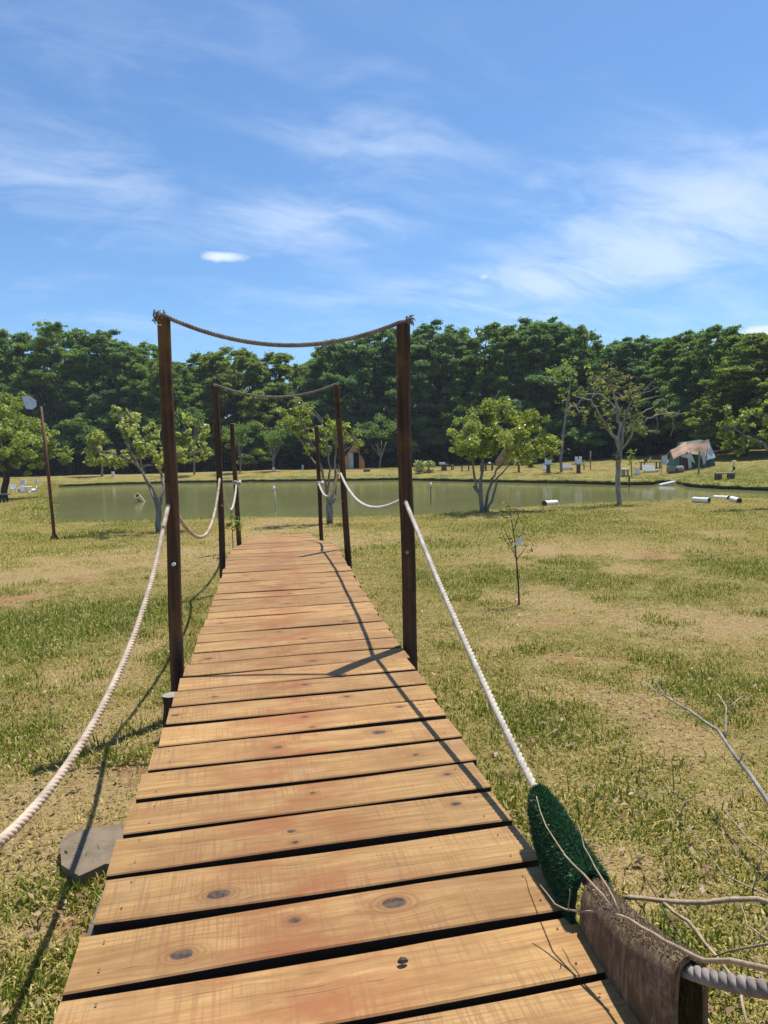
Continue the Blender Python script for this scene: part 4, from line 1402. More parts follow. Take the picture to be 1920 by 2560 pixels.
gs = G(1298, 1512)
sapling('thin yellowish sapling with a white tag standing alone on the right lawn', (1298, 1512), gs[1],
        [[(1298, 1514, 0), (1296, 1460, 0), (1291, 1400, 0), (1287, 1350, 0), (1277, 1290, 0), (1272, 1262, 0)], [(1288, 1370, 0), (1305, 1330, .1), (1318, 1300, .1)], [(1289, 1385, 0), (1268, 1340, -.1), (1255, 1310, -.1)], [(1291, 1400, 0), (1310, 1375, .1), (1322, 1360, .15)], [(1284, 1330, 0), (1295, 1295, -.1), (1298, 1275, -.1)], [(1290, 1395, 0), (1278, 1370, .1), (1262, 1352, .1)]],
        [(1262, 1258, 14), (1272, 1272, 14), (1280, 1290, 16), (1256, 1300, 14), (1268, 1315, 14), (1300, 1288, 12), (1316, 1302, 12), (1262, 1345, 14), (1305, 1335, 14), (1320, 1362, 12), (1318, 1380, 14), (1290, 1345, 14), (1250, 1330, 10), (1310, 1395, 10), (1278, 1360, 12)],
        51, .011, 'leaf_sap', .055, (1298, 1354))
gs = G(583, 1385)
sapling('small leafy sapling beside the farthest left bridge post', (585, 1378), 11.9,
        [[(583, 1382, 0), (582, 1350, 0), (580, 1310, 0), (578, 1285, 0)], [(581, 1330, 0), (592, 1315, 0), (600, 1310, 0)], [(581, 1325, 0), (572, 1318, 0), (568, 1315, 0)]],
        [(578, 1282, 8), (584, 1295, 10), (572, 1312, 10), (590, 1312, 11), (600, 1318, 9), (580, 1320, 12), (566, 1318, 7), (592, 1302, 9)], 52, .009, 'leaf_forest2', .085, None, 9)
sapling('tiny upright weed right of the front right post', (1075, 1372), G(1075, 1372)[1], [[(1075, 1374, 0), (1077, 1350, 0), (1080, 1325, 0)], [(1076, 1360, 0), (1068, 1345, 0), (1064, 1340, 0)]],
        [(1080, 1325, 7), (1066, 1342, 7), (1078, 1348, 8)], 53, .004, 'leaf_sap', .05, None, 6)
sapling('young dark-leaved sapling on the far bank left of the white lounger', (1580, 1172), 41, [[(1580, 1174, 0), (1578, 1150, 0), (1580, 1132, 0)]],
        [(1580, 1132, 10), (1576, 1142, 12), (1584, 1150, 12), (1578, 1160, 10)], 54, .03, 'leaf_forest2', .2, None, 12)

# ------------------------------------------------------------------ things around the pond
def pxw(px, d):
    return px * d / FPX


def logm(label, a, b, rad, dark_end, group='white painted logs on the near bank'):
    """white painted log between ground pixels a and b"""
    A, B = Vector(G(*a)) + Vector((0, 0, rad * .92)), Vector(G(*b)) + Vector((0, 0, rad * .92))
    root = thing('log', label, 'log', ((A + B) / 2 - Vector((0, 0, rad * .92))), group)
    m = MB()
    n = 7
    m.tube([A.lerp(B, k / n) for k in range(n + 1)], [rad * (1 + .04 * math.sin(k * 2.1)) for k in range(n + 1)], 14, False, .035, hash(label) % 99)
    m.build('bark', M['white_log'], root, True)
    for e, f_ in ((A, (A - B).normalized()), (B, (B - A).normalized())):
        c = MB()
        u = f_.cross(Vector((0, 0, 1))).normalized()
        v_ = f_.cross(u)
        c.add([e + f_ * .004 + (u * math.cos(q) + v_ * math.sin(q)) * rad * .97 for q in np.linspace(0, 6.283, 14, endpoint=False)], [tuple(range(14))])
        c.build('cut_end', M['log_end'], root)
    return root


logm('short white log with dark hollow end between the round tree and the half bare tree', (1361, 1265), (1390, 1261), .085, 0)
logm('thick white log right of the half bare tree, left of the other two logs', (1733, 1256), (1773, 1258), .088, 1)
logm('long white log, the middle one of three at the right bank', (1787, 1247), (1823, 1250), .070, 1)
logm('small white log with dark end, rightmost of three at the right bank', (1829, 1252), (1848, 1258), .078, 1)

# floodlight
fb = G(137, 1350)
fd = fb[1]
lamp = thing('floodlight', 'white floodlight tilted on a rusty leaning pole on the left lawn', 'floodlight', fb)
b = MB()
top = at(102, 1016, fd)
b.tube([fb - np.array([0, 0, .1]), fb * .5 + top * .5 + np.array([.01, 0, 0]), top], [.036, .034, .032], 10)
b.build('pole', M['rust'], lamp, True)
b = MB()
for a in (0, 1.57, 3.14, 4.71):
    dvec = Vector((math.cos(a), math.sin(a), 0))
    s_ = Vector((-dvec.y, dvec.x, 0)) * .006
    p = Vector(fb)
    b.add([p + dvec * .02 - s_ + Vector((0, 0, .17)), p + dvec * .02 + s_ + Vector((0, 0, .17)), p + dvec * .12 + s_, p + dvec * .12 - s_, p - s_, p + s_], [(0, 1, 2, 3), (4, 3, 2, 5), (0, 3, 4), (1, 5, 2)])
b.build('foot', M['rust'], lamp)
fr = [Vector(at(x_, y_, fd + dd)) for x_, y_, dd in ((53, 991, -.16), (65, 1022, -.16), (65, 1022, .16), (53, 991, .16))]
md = [Vector(at(x_, y_, fd + dd)) for x_, y_, dd in ((76, 989, -.13), (80, 1024, -.13), (80, 1024, .13), (76, 989, .13))]
bk = [Vector(at(x_, y_, fd + dd)) for x_, y_, dd in ((90, 1000, -.08), (92, 1016, -.08), (92, 1016, .08), (90, 1000, .08))]
b = MB()
b.add(fr + md + bk, [(k, (k + 1) % 4, 4 + (k + 1) % 4, 4 + k) for k in range(4)] + [(4 + k, 4 + (k + 1) % 4, 8 + (k + 1) % 4, 8 + k) for k in range(4)] + [(8, 9, 10, 11)])
b.build('reflector', M['galv'], lamp)
b = MB()
b.add([p.lerp(sum(fr, Vector()) / 4, .04) + Vector((-.003, 0, 0)) for p in fr], [(0, 1, 2, 3)])
b.build('glass', M['white'], lamp)
b = MB()
b.tube([at(66, 986, fd - .17), at(82, 990, fd - .15), at(93, 1005, fd - .03), at(100, 1017, fd)], .012, 6)
b.tube([at(66, 986, fd + .17), at(82, 990, fd + .15), at(93, 1005, fd + .03), at(100, 1017, fd)], .012, 6)
b.build('bracket', M['black'], lamp)
b = MB()
b.box(at(98, 1030, fd - .05), (.05, .05, .13))
b.build('ballast_box', M['black'], lamp, bevel=.006)


# cabins
def cabin(label, d, x0, x1, yb, ysh, yap, door0, door1, ydoor, curtain):
    W = lambda x_, y_, dd=0: Vector(at(x_, y_, d + dd))
    zb = W((x0 + x1) / 2, yb).z
    root = thing('cabin', label, 'cabin', (W((x0 + x1) / 2, yb).x, d, zb))
    xm = (x0 + x1) / 2

    def slab(name, pts, mat, dep=.06, off=0.0, par=None):
        m = MB()
        n_ = len(pts)
        f_ = [W(*p, off) for p in pts]
        k_ = [W(*p, off) + Vector((0, dep, 0)) for p in pts]
        m.add(f_ + k_, [tuple(range(n_)), tuple(range(2 * n_ - 1, n_ - 1, -1))] + [(q, n_ + q, n_ + (q + 1) % n_, (q + 1) % n_) for q in range(n_)])
        return m.build(name, mat, par or root)
    yr = lambda x_: yap + (ysh - yap) * abs(x_ - xm) / ((x1 - x0) / 2)
    # facade boards
    for a, c in ((x0, door0), (door1, x1)):
        k = 3
        for q in range(k):
            l_, r_ = a + (c - a) * q / k, a + (c - a) * (q + 1) / k - .25
            slab('wall_board', [(l_, yb), (l_, yr(l_)), (r_, yr(r_)), (r_, yb)], M['orange_wood'], .05, rnd.uniform(-.006, .006))
    slab('gable', [(door0, ydoor), (door0, yr(door0)), (xm, yap), (door1, yr(door1)), (door1, ydoor)], M['orange_wood'], .05, -.01)
    slab('door_frame', [(door0, ydoor - 1), (door1 + 1, ydoor - 1), (door1 + 1, ydoor + .6), (door0, ydoor + .6)], M['orange_wood'], .05, -.07)
    L = 3.0
    for sx, xs in ((-1, x0), (1, x1)):
        a, c, e = W(xs + sx * 1.2, ysh + .8), W(xm, yap - 1.2), W(xs, yb)
        m = MB()
        m.add([a, c, c + Vector((0, L, 0)), a + Vector((0, L, 0))] + [p + Vector((0, 0, -.05)) for p in (a, c, c + Vector((0, L, 0)), a + Vector((0, L, 0)))],
              [(0, 1, 2, 3), (7, 6, 5, 4), (0, 4, 5, 1), (3, 2, 6, 7), (0, 3, 7, 4)])
        m.build('roof', M['roof_dark'], root)
        m = MB()
        s_ = W(xs, ysh)
        s_, e = s_ + Vector((0, .06, 0)), e + Vector((0, .06, 0))
        m.add([e, s_, s_ + Vector((0, L - .1, 0)), e + Vector((0, L - .1, 0))], [(0, 1, 2, 3)])
        m.build('side_wall', M['orange_wood'], root)
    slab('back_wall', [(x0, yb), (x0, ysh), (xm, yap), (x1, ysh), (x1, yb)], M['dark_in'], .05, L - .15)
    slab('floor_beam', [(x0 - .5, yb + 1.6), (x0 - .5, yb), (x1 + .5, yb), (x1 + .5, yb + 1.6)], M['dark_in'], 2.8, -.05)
    if curtain:
        m = MB()
        n_ = 22
        vs = []
        for q in range(n_ + 1):
            x_ = door0 + (curtain - door0) * q / n_
            dd = .12 + .05 * math.sin(q * 1.9)
            vs += [W(x_ + 1.0 * (q / n_), yb - .8, dd), W(x_, ydoor, dd)]
        m.add(vs, [(2 * q, 2 * q + 2, 2 * q + 3, 2 * q + 1) for q in range(n_)])
        m.build('curtain', M['curtain'], root, True)
    else:
        slab('door', [(door0 + .5, yb), (door0 + .5, ydoor), (door1 - .5, ydoor), (door1 - .5, yb)], M['roof_dark'], .04, .05)
    for q in (x0 + 3, x1 - 3):
        p = W(q, yb, .3)
        m = MB()
        m.tube([(p.x, p.y, hz(p.x, p.y) - .1), (p.x, p.y, p.z - .05)], .06, 7)
        m.build('stilt', M['post'], root)
    return root


cabin('small orange wooden cabin with an open front and white curtain across the pond', 66.0, 855.5, 910, 1172, 1153, 1112, 871, 898, 1130, 883)
cabin('orange cabin with a dark door mostly hidden behind the round bushy tree', 62.0, 1252, 1311, 1175, 1154, 1110, 1272, 1292, 1132, None)


def stump_table(label, px, py, wpx, hpx, top_px, stool=True, stumpw=10, name='stump_table', tmat='greywood'):
    g = G(px, py)
    d = g[1]
    root = thing(name, label, 'table', g, 'stump tables on the far bank')
    m = MB()
    h = pxw(hpx, d)
    r0 = pxw(stumpw, d) / 2
    m.tube([g - np.array([0, 0, .05]), g + np.array([0, 0, h * .5]), g + np.array([0, 0, h])], [r0 * 1.08, r0 * .97, r0], 10, True, .05, px)
    m.build('stump', M['darkwood'], root)
    m = MB()
    m.box(g + np.array([0, 0, h + .03]), (pxw(top_px, d), .55, .05), rnd.uniform(-.05, .05))
    m.build('table_top', M[tmat], root, bevel=.008)
    return g + np.array([0, 0, h + .056]), d


def upturned_stool(label, c, w_, h_, rz_=0.2):
    """plastic stool standing upside down: seat below, four broad legs and a skirt pointing up"""
    root = thing('stool', label, 'stool', c, 'white stools turned upside down on tables')
    m = MB()
    m.box((c[0], c[1], c[2] + .02), (w_, w_, .035), rz_)
    m.build('seat', M['white'], root, bevel=.006)
    for sx, sy in ((-1, -1), (1, -1), (1, 1), (-1, 1)):
        m = MB()
        q = Matrix.Rotation(rz_, 3, 'Z') @ Vector((sx * w_ * .38, sy * w_ * .38, 0))
        m.box((c[0] + q.x, c[1] + q.y, c[2] + .035 + h_ / 2), (w_ * .30, w_ * .12, h_), rz_ + (.785 if sx * sy > 0 else -.785), 0, 0, 1.08)
        m.build('leg', M['white'], root, bevel=.004)
    m = MB()
    for k in range(4):
        q = Matrix.Rotation(rz_ + k * 1.5708, 3, 'Z') @ Vector((0, w_ * .44, 0))
        m.box((c[0] + q.x, c[1] + q.y, c[2] + .035 + h_ * .32), (w_ * .8, .012, h_ * .62), rz_ + k * 1.5708)
    m.build('skirt', M['white'], root)
    return root


c, d = stump_table('stump table with dark trunk foot just right of the hidden cabin', 1297, 1181, 20, 17, 22, True, 5)
upturned_stool('white upturned stool peeking under the round tree, leftmost of three', c + np.array([-.08, 0, 0]), pxw(9, d), pxw(12, d))
c, d = stump_table('stump table beneath the right side of the round tree', 1371, 1182, 24, 19, 27, True, 10)
upturned_stool('white upturned stool on the table below the right side of the round tree', c, pxw(13, d), pxw(14, d))
c, d = stump_table('stump table on the far bank midway to the half bare tree', 1446, 1183, 24, 21, 26, True, 10)
upturned_stool('tall white upturned stool on the table midway to the half bare tree', c, pxw(13, d), pxw(17, d), .1)
c, d = stump_table('wide stump table with tilted white stools right of the front post', 1050, 1174, 24, 12, 26, True, 15)
for k, (dx, tilt, txt) in enumerate(((-.12, .5, 'white stool lying tilted on the leftmost stump table, upper one'), (.35, .75, 'white stool lying tilted on the leftmost stump table, right one'))):
    root = thing('stool', txt, 'stool', c + np.array([dx, 0, 0]), 'tipped white stools')
    m = MB()
    m.box(c + np.array([dx, 0, .13]), (.50, .34, .05), .2, 0, -tilt * .5)
    m.build('seat', M['white'], root, bevel=.008)
    for sx in (-1, 1):
        for sy in (-1, 1):
            m = MB()
            e = c + np.array([dx + sx * .16, sy * .12, .13])
            m.tube([e, e + np.array([.08 * sx, 0, -.12])], .02, 6)
            m.build('leg', M['white'], root)
c, d = stump_table('low stump table with a white slab stool, second from the front post', 1110, 1176, 22, 14, 24, True, 14)
root = thing('stool', 'flat white stool lying on the second stump table', 'stool', c + np.array([-.15, 0, 0]), 'tipped white stools')
m = MB()
m.box(c + np.array([-.15, 0, .10]), (.50, .35, .06), .1)
m.build('seat', M['white'], root, bevel=.01)
m = MB()
m.box(c + np.array([-.15, 0, .035]), (.40, .26, .07), .1)
m.build('skirt', M['white'], root)


def leg_bench(label, name, px, py, wpx, hpx, legs, mat='darkwood', topmat=None, dep=.35, cat='bench', legw=.07, group=None):
    g = G(px, py)
    d = g[1]
    root = thing(name, label, cat, g, group)
    h, w_ = pxw(hpx, d), pxw(wpx, d)
    m = MB()
    m.box(g + np.array([0, 0, h - .03]), (w_, dep, .055), rnd.uniform(-.04, .04), 0, 0)
    m.build('seat' if cat == 'bench' else 'table_top', M[topmat or mat], root, bevel=.006)
    for f_ in legs:
        for sy in (-1, 1):
            m = MB()
            p = g + np.array([f_ * w_, sy * (dep / 2 - .05), 0])
            m.box((p[0], p[1], g[2] + (h - .06) / 2 - .03), (legw, .06, h - .06 + .06))
            m.build('leg', M[mat], root)
    return root


leg_bench('grey wooden bench with four legs on the far right lawn before the tent', 'bench', 1812, 1200, 45, 18, (-.47, -.27, .23, .44), 'darkwood', 'greywood', .32)
leg_bench('low dark bench behind the round tree stems at left', 'bench', 1164, 1177, 22, 14, (-.4, .35), 'darkwood', None, .4)
leg_bench('small low stool by the far tables left of the round tree stems', 'low_stool', 1131, 1175, 8, 13, (-.25, .25), 'darkwood', 'greywood', .25, 'stool')
leg_bench('dark picnic table behind the round tree stems', 'picnic_table', 1218, 1176, 36, 16, (-.42, -.1, .35), 'darkwood', None, .6, 'table')
leg_bench('dark picnic table in the shade left of the tent', 'picnic_table', 1626, 1172, 48, 18, (-.4, .4), 'darkwood', None, .7, 'table')
leg_bench('dark bench cut by the left edge of the photograph', 'bench', -8, 1257, 62, 22, (-.45, .22, .36), 'black', 'darkwood', .4)
leg_bench('little pale wooden step on the far bank behind the left posts', 'bench', 567, 1203, 22, 7, (-.4, .4), 'greywood', None, .5)
g = G(1616, 1172)
b = MB()
b.tube([g + np.array([0, .1, .46]), g + np.array([0, .1, .62]), g + np.array([0, .1, .66])], [.10, .12, .11], 10)
tag(b.build('bowl', M['terracotta'], loc=g + np.array([0, .1, .46])), 'red bowl on the dark picnic table left of the tent', 'bowl')
g = G(1622, 1172)
b = MB()
b.tube([g + np.array([.1, 0, .46]), g + np.array([.1, 0, .70]), g + np.array([.1, 0, .74]), g + np.array([.1, 0, .82])], [.04, .04, .018, .015], 8)
tag(b.build('bottle', M['white'], loc=g + np.array([.1, 0, .46])), 'white bottle on the dark picnic table left of the tent', 'bottle')
g = G(1224, 1176)
b = MB()
b.tube([g + np.array([0, 0, pxw(15, g[1]) - .0]), g + np.array([0, 0, pxw(18, g[1])]), g + np.array([0, 0, pxw(21, g[1])])], [.08, .12, .07], 10)
tag(b.build('jug', M['white'], loc=g + np.array([0, 0, .4])), 'small white jug on the picnic table behind the stems', 'jug')


def slat_panel(name, label, cat, px0, px1, py0, py1, n, lean, feet=True, base_y=None):
    """white slatted furniture: n horizontal slats between two uprights"""
    g = G((px0 + px1) / 2, base_y or py1)
    d = g[1]
    root = thing(name, label, cat, g)
    w_, h_ = pxw(px1 - px0, d), pxw(py1 - py0, d)
    for k in range(n):
        f_ = (k + .5) / n
        m = MB()
        m.box(g + np.array([0, lean * f_ * h_, h_ * f_ * math.cos(lean * .5) + .03]), (w_ * (1 - .12 * f_ * (lean > .5)), .03, h_ / n * .72), 0, -lean * .6)
        m.build('slat', M['white'], root)
    for sx in (-1, 1):
        m = MB()
        m.tube([g + np.array([sx * w_ * .42, .05, -.05]), g + np.array([sx * w_ * .40, lean * h_ + .05, h_])], .025, 6)
        m.build('upright', M['white'], root)
    if feet:
        for k in range(3):
            m = MB()
            m.box(g + np.array([0, -.12 - .16 * k, .20 if cat == 'bench' else .12]), (w_ * 1.12, .11, .03))
            m.build('seat_slat', M['white'], root)
        for sx in (-1, 1):
            m = MB()
            m.box(g + np.array([sx * w_ * .45, -.3, .07]), (.05, .5, .14))
            m.build('leg', M['white'], root)
    return root


slat_panel('slatted_bench', 'white slatted bench back at the edge of the wood right of the slim trunk', 'bench', 1404, 1428, 1159, 1174, 5, .1, True, 1175)
slat_panel('lounge_chair', 'white slatted lounger left of the thick log bench on the far lawn', 'lounger', 1607, 1640, 1161, 1179, 6, .7, True, 1180)
slat_panel('garden_chair', 'white slatted chair half hidden below the right side of the round tree', 'chair', 1357, 1366, 1157, 1174, 4, .1, True, 1176)

# painted stump, half-log bench and poles on the far right lawn
g = G(1592, 1187)
b = MB()
b.tube([g - np.array([0, 0, .05]), g + np.array([0, 0, .2]), g + np.array([.01, 0, pxw(18, g[1])])], [pxw(6.4, g[1]), pxw(6.2, g[1]), pxw(6, g[1])], 12, True, .04, 3)
tag(b.build('stump', M['white_log'], loc=g), 'upright white painted stump left of the slatted lounger', 'stump')
g = G(1688, 1182)
d = g[1]
lb = thing('log_bench', 'thick grey log lying as a bench before the tent', 'bench', g)
b = MB()
n = 8
b.tube([g + np.array([(k / n - .5) * pxw(38, d), 0, pxw(8.5, d)]) for k in range(n + 1)], pxw(9, d), 12, True, .06, 9)
b.build('log', M['greywood'], lb)
b = MB()
b.box(g + np.array([0, -pxw(9, d) - .03, pxw(6, d)]), (.09, .08, pxw(14, d)))
b.build('stake', M['darkwood'], lb)


def pole(name, label, cat, px, py, tx, ty, rad, mat, head=None):
    g = G(px, py)
    d = g[1]
    root = thing(name, label, cat, g)
    m = MB()
    e = np.array(at(tx, ty, d))
    m.tube([g - np.array([0, 0, .1]), g * .5 + e * .5, e], rad, 7)
    m.build('shaft', M[mat], root, True)
    if head:
        head(root, e, d)
    return root


def hd_clump(root, e, d):
    rr = np.random.default_rng(9)
    C, Nn, T = pad_cloud([e - np.array([0, 0, .12]), e - np.array([0, 0, .3])], [.16, .13], 1.2, 1800, rr)
    o = bpy.data.objects.new('leaf_clump', quads_mesh('leaf_clump', leaf_quads(C - np.array(root.location), Nn, .09, .05, rr), M['leaf_dry'], T))
    COL.objects.link(o)
    o.parent = root


def hd_solar(root, e, d):
    m = MB()
    m.tube([e - np.array([0, 0, .02]), e + np.array([0, 0, .06]), e + np.array([0, 0, .12])], [.04, .10, .07], 9)
    m.build('lamp_head', M['white'], root)
    m = MB()
    m.box(e - np.array([0, 0, .32]), (.11, .1, .2))
    m.build('lamp_body', M['tent_green'], root)


def hd_cup(root, e, d):
    m = MB()
    m.tube([e - np.array([0, 0, .05]), e, e + np.array([0, 0, .06]), e + np.array([0, 0, .09])], [.025, .055, .055, .02], 9)
    m.build('cap', M['glass_bulb'], root, True)


pole('stake', 'tall leaning stick with a dry clump on top before the tent', 'stake', 1746, 1184, 1750, 1126, .05, 'greywood', hd_clump)
pole('solar_lamp', 'small solar lamp on a thin green stem behind the right bench', 'lamp', 1831, 1184, 1835, 1156, .018, 'tent_green', hd_solar)
for k, (px, ty, txt) in enumerate(((1460, 1150, 'short one right of the midway table'), (1476, 1128, 'tall thin one left of the half bare tree'), (1541, 1135, 'thin one just left of the half bare trunk'))):
    tag(pole('fence_post', 'grey fence post before the dark wood, ' + txt, 'post', px, 1175, px, ty, .045, 'greywood'), group='fence posts at the wood')


def pond_stake(label, px, py, tx, ty, rad, mat, name='pond_stake'):
    p = on_plane(px, py, WATER)
    e = np.array(at(tx, ty, p[1]))
    root = thing(name, label, 'stake', p)
    m = MB()
    m.tube([p - np.array([0, 0, .5]), p, p * .5 + e * .5, e], rad, 7)
    m.build('shaft', M[mat], root, True)
    hd_cup(root, e, p[1])
    return root


pond_stake('pale stake with a white cap standing in the pond left of the many-stemmed tree', 690, 1277, 685, 1222, .035, 'pipe')
pond_stake('thin dark stake with a white bulb in the pond right of the front post', 1077, 1260, 1077, 1212, .016, 'black')
# beige pipe sticking out of the pond
a, e = on_plane(356, 1254, WATER), on_plane(356, 1254, WATER)
p0, p1 = np.array(at(357, 1256, a[1] + .1)), np.array(at(343, 1239, a[1] - .45))
pr_ = thing('drain_pipe', 'beige hollow pipe end poking out of the pond at left', 'pipe', a)
b = MB()
ax = unit(p1 - p0)
ps_ = [p0 - ax * .5, p0, p1]
b.tube(ps_, pxw(7, a[1]), 16, False)
b.tube([p1, p0], pxw(5.4, a[1]), 16, False)
b.build('tube', M['pipe'], pr_, True)
b = MB()
u = unit(np.cross(ax, [0, 0, 1.]))
v_ = np.cross(ax, u)
ro, ri = pxw(7.3, a[1]), pxw(5.4, a[1])
n = 16
vs = [p1 + ax * .01 + (u * math.cos(q) + v_ * math.sin(q)) * R_ for R_ in (ro, ri) for q in np.linspace(0, 6.283, n, endpoint=False)]
b.add(vs, [(k, (k + 1) % n, n + (k + 1) % n, n + k) for k in range(n)])
b.build('rim', M['pipe'], pr_)
# white pipe at the inlet on the right
a, e = on_plane(1648, 1215, WATER), on_plane(1687, 1212, WATER)
b = MB()
b.tube([a + np.array([0, 0, .04]), a * .5 + e * .5 + np.array([0, 0, .10]), e + np.array([0, .0, .16])], .075, 10)
tag(b.build('inlet_pipe', M['white'], loc=a), 'white pipe running into the pond at the right inlet', 'pipe')
# little feeder platform on a post in the water
p = on_plane(1573, 1217, WATER)
d = p[1]
pf = thing('feeder_platform', 'small white-topped wooden stand on a post in the pond behind the half bare trunk', 'platform', p)
b = MB()
e = np.array(at(1573, 1189, d))
b.tube([p - np.array([0, 0, .4]), e], .05, 8)
b.build('post', M['darkwood'], pf)
b = MB()
b.box(np.array(at(1561, 1190.5, d)), (pxw(28, d), .10, .06))
b.build('rail', M['darkwood'], pf)
for q in (1556, 1561, 1569):
    b = MB()
    b.box(np.array(at(q, 1181.5, d)), (pxw(3.2, d), .08, pxw(15, d)))
    b.build('slat', M['greywood'], pf)
b = MB()
b.box(np.array(at(1562, 1172.5, d)), (pxw(19, d), .35, pxw(3, d)))
b.build('platform_top', M['white'], pf, bevel=.005)
# concrete block by the cabin
g = G(917, 1179)
b = MB()
b.box(g + np.array([0, 0, .10]), (.55, .35, .24), .15)
tag(b.build('concrete_block', M['stone'], loc=g, bevel=.03), 'pale concrete block on the bank right of the small cabin', 'block')

# white furniture on the left bank
def garden_chair(label, px, py, wpx, hpx, rz_, tilt=0.0):
    g = G(px, py)
    d = g[1]
    w_, h_ = pxw(wpx, d), pxw(hpx, d)
    root = thing('garden_chair', label, 'chair', g, 'white garden chairs on the left bank')
    root.rotation_euler = (0, tilt, rz_)
    for nm, c, s_ in (('seat', (0, 0, h_ * .48), (w_, w_ * .9, .04)), ('backrest', (0, w_ * .43, h_ * .75), (w_, .04, h_ * .5))):
        m = MB()
        m.box(c, s_)
        o = m.build(nm, M['white'], None, bevel=.008)
        o.parent = root
    for sx in (-1, 1):
        m = MB()
        m.box((sx * w_ * .46, 0, h_ * .3), (.05, w_ * .9, h_ * .62))
        o = m.build('side_panel', M['white'])
        o.parent = root
    return root


garden_chair('white chair, leftmost of the group under the broad light tree', 33, 1231, 13, 20, .4)
garden_chair('white chair with tall side, second from left under the broad light tree', 53, 1231, 11, 20, -.5)
garden_chair('tilted white chair, rightmost of the group under the broad light tree', 86, 1232, 13, 15, -1.1, .25)
g = G(67, 1232)
d = g[1]
gt = thing('garden_table', 'low white garden table between the white chairs at left', 'table', g)
for nm, c, s_ in (('table_top', (0, 0, pxw(15, d)), (pxw(20, d), .45, .04)), ('pedestal', (0, 0, pxw(8, d)), (.12, .12, pxw(14, d))), ('base', (0, 0, .05), (pxw(20, d), .4, .1))):
    m = MB()
    m.box(g + np.array(c), s_)
    m.build(nm, M['white'], gt, bevel=.01)
for k, (px, py, w_, h_, txt) in enumerate(((58, 1211, 11, 12, 'wide white box behind the white chairs at left'), (92, 1209, 6, 11, 'narrow white box behind the floodlight pole'), (283, 1192, 6, 12, 'small white box on the far bank left of the pale sparse tree'), (757, 1174, 5, 11, 'slim white box on the far bank left of the many-stemmed tree'))):
    g = G(px, py)
    d = g[1]
    root = thing('bin', txt, 'bin', g)
    m = MB()
    m.box(g + np.array([0, 0, pxw(h_, d) / 2]), (pxw(w_, d), pxw(w_, d) * .8, pxw(h_, d)), .1, 0, 0, 1.1)
    m.build('body', M['white'], root, bevel=.01)
    m = MB()
    m.box(g + np.array([0, 0, pxw(h_, d) + .015]), (pxw(w_, d) * 1.15, pxw(w_, d) * .95, .03), .1)
    m.build('lid', M['white'], root, bevel=.005)

# tent
TD = float(G(1740, 1171)[1])
T_ = lambda x_, y_, dd=0.0: Vector(at(x_, y_, TD + dd))
tent = thing('tent', 'green tent under a patched orange and white tarpaulin at the edge of the wood', 'tent', (T_(1740, 1171).x, TD, G(1740, 1171)[2]))


def sheet(name, grid, mat, thick=.012, wr=.03, seed=0, par=tent):
    """cloth between four corner points, wrinkled; grid = (a, b, c, d) clockwise"""
    r_ = random.Random(seed)
    a, b_, c_, d_ = grid
    n = 7
    ph = [r_.uniform(0, 6) for _ in range(4)]
    f, k = [], []
    for i in range(n + 1):
        for j in range(n + 1):
            u_, v_ = i / n, j / n
            p = a.lerp(b_, u_).lerp(d_.lerp(c_, u_), v_)
            q = Vector((0, 1, .5)) * wr * (math.sin(u_ * 9 + ph[0] + v_ * 3) + .6 * math.sin(v_ * 11 + ph[1])) + Vector((0, 0, -1)) * wr * 2.2 * u_ * (1 - u_)
            f.append(p + q)
            k.append(p + q + Vector((0, thick, -thick)))
    N = len(f)
    fs = []
    m_ = n + 1
    for i in range(n):
        for j in range(n):
            e = i * m_ + j
            fs += [(e, e + m_, e + m_ + 1, e + 1), (N + e, N + e + 1, N + e + m_ + 1, N + e + m_)]
    m = MB()
    m.add(f + k, fs)
    return m.build(name, mat, par, True)


# body
b = MB()
fl, fr_, tl, tr_ = T_(1697, 1173), T_(1791, 1171), T_(1716, 1112), T_(1773, 1104)
dp = Vector((.25, 2.6, .15))
b.add([fl, fr_, tr_, tl, fl + dp, fr_ + dp, tr_ + dp + Vector((0, -.8, 0)), tl + dp + Vector((0, -.8, 0))], [(0, 1, 2, 3), (1, 5, 6, 2), (5, 4, 7, 6), (4, 0, 3, 7), (3, 2, 6, 7)])
b.build('body', M['tent_green'], tent)
sheet('door_flap', (T_(1697, 1170, -.05), T_(1699, 1140, -.05), T_(1721, 1138, -.05), T_(1721, 1171, -.05)), M['tent_grey'], seed=1, wr=.015)
sheet('tarpaulin', (T_(1716, 1107, -.1), T_(1774, 1098, -.1), T_(1764, 1140, -.55), T_(1719, 1131, -.55)), M['tent_orange'], seed=2)
sheet('tarpaulin', (T_(1676, 1126, -1.0), T_(1714, 1104, -.1), T_(1721, 1129, -.62), T_(1683, 1148, -1.3)), M['tent_orange'], seed=3)
sheet('tarpaulin', (T_(1773, 1102, .0), T_(1776, 1112, -.1), T_(1789, 1143, -.35), T_(1765, 1150, -.45)), M['tent_white'], seed=4)
sheet('hanging_cloth', (T_(1752, 1128, -.62), T_(1763, 1128, -.6), T_(1766, 1152, -.55), T_(1759, 1163, -.55)), M['tent_white'], seed=5)
sheet('hanging_cloth', (T_(1701, 1141, -.75), T_(1727, 1128, -.6), T_(1738, 1158, -.5), T_(1722, 1146, -.6)), M['tent_white'], seed=6)
sheet('hanging_cloth', (T_(1720, 1144, -.6), T_(1727, 1146, -.6), T_(1730, 1168, -.5), T_(1721, 1171, -.5)), M['tent_white'], seed=7)
for q in ((1683, 1148, -1.3), (1676, 1126, -1.0), (1764, 1140, -.55)):
    e = T_(*q)
    m = MB()
    m.tube([(e.x, e.y, hz(e.x, e.y) - .05), tuple(e)], .02, 6)
    m.build('tent_pole', M['greywood'], tent)
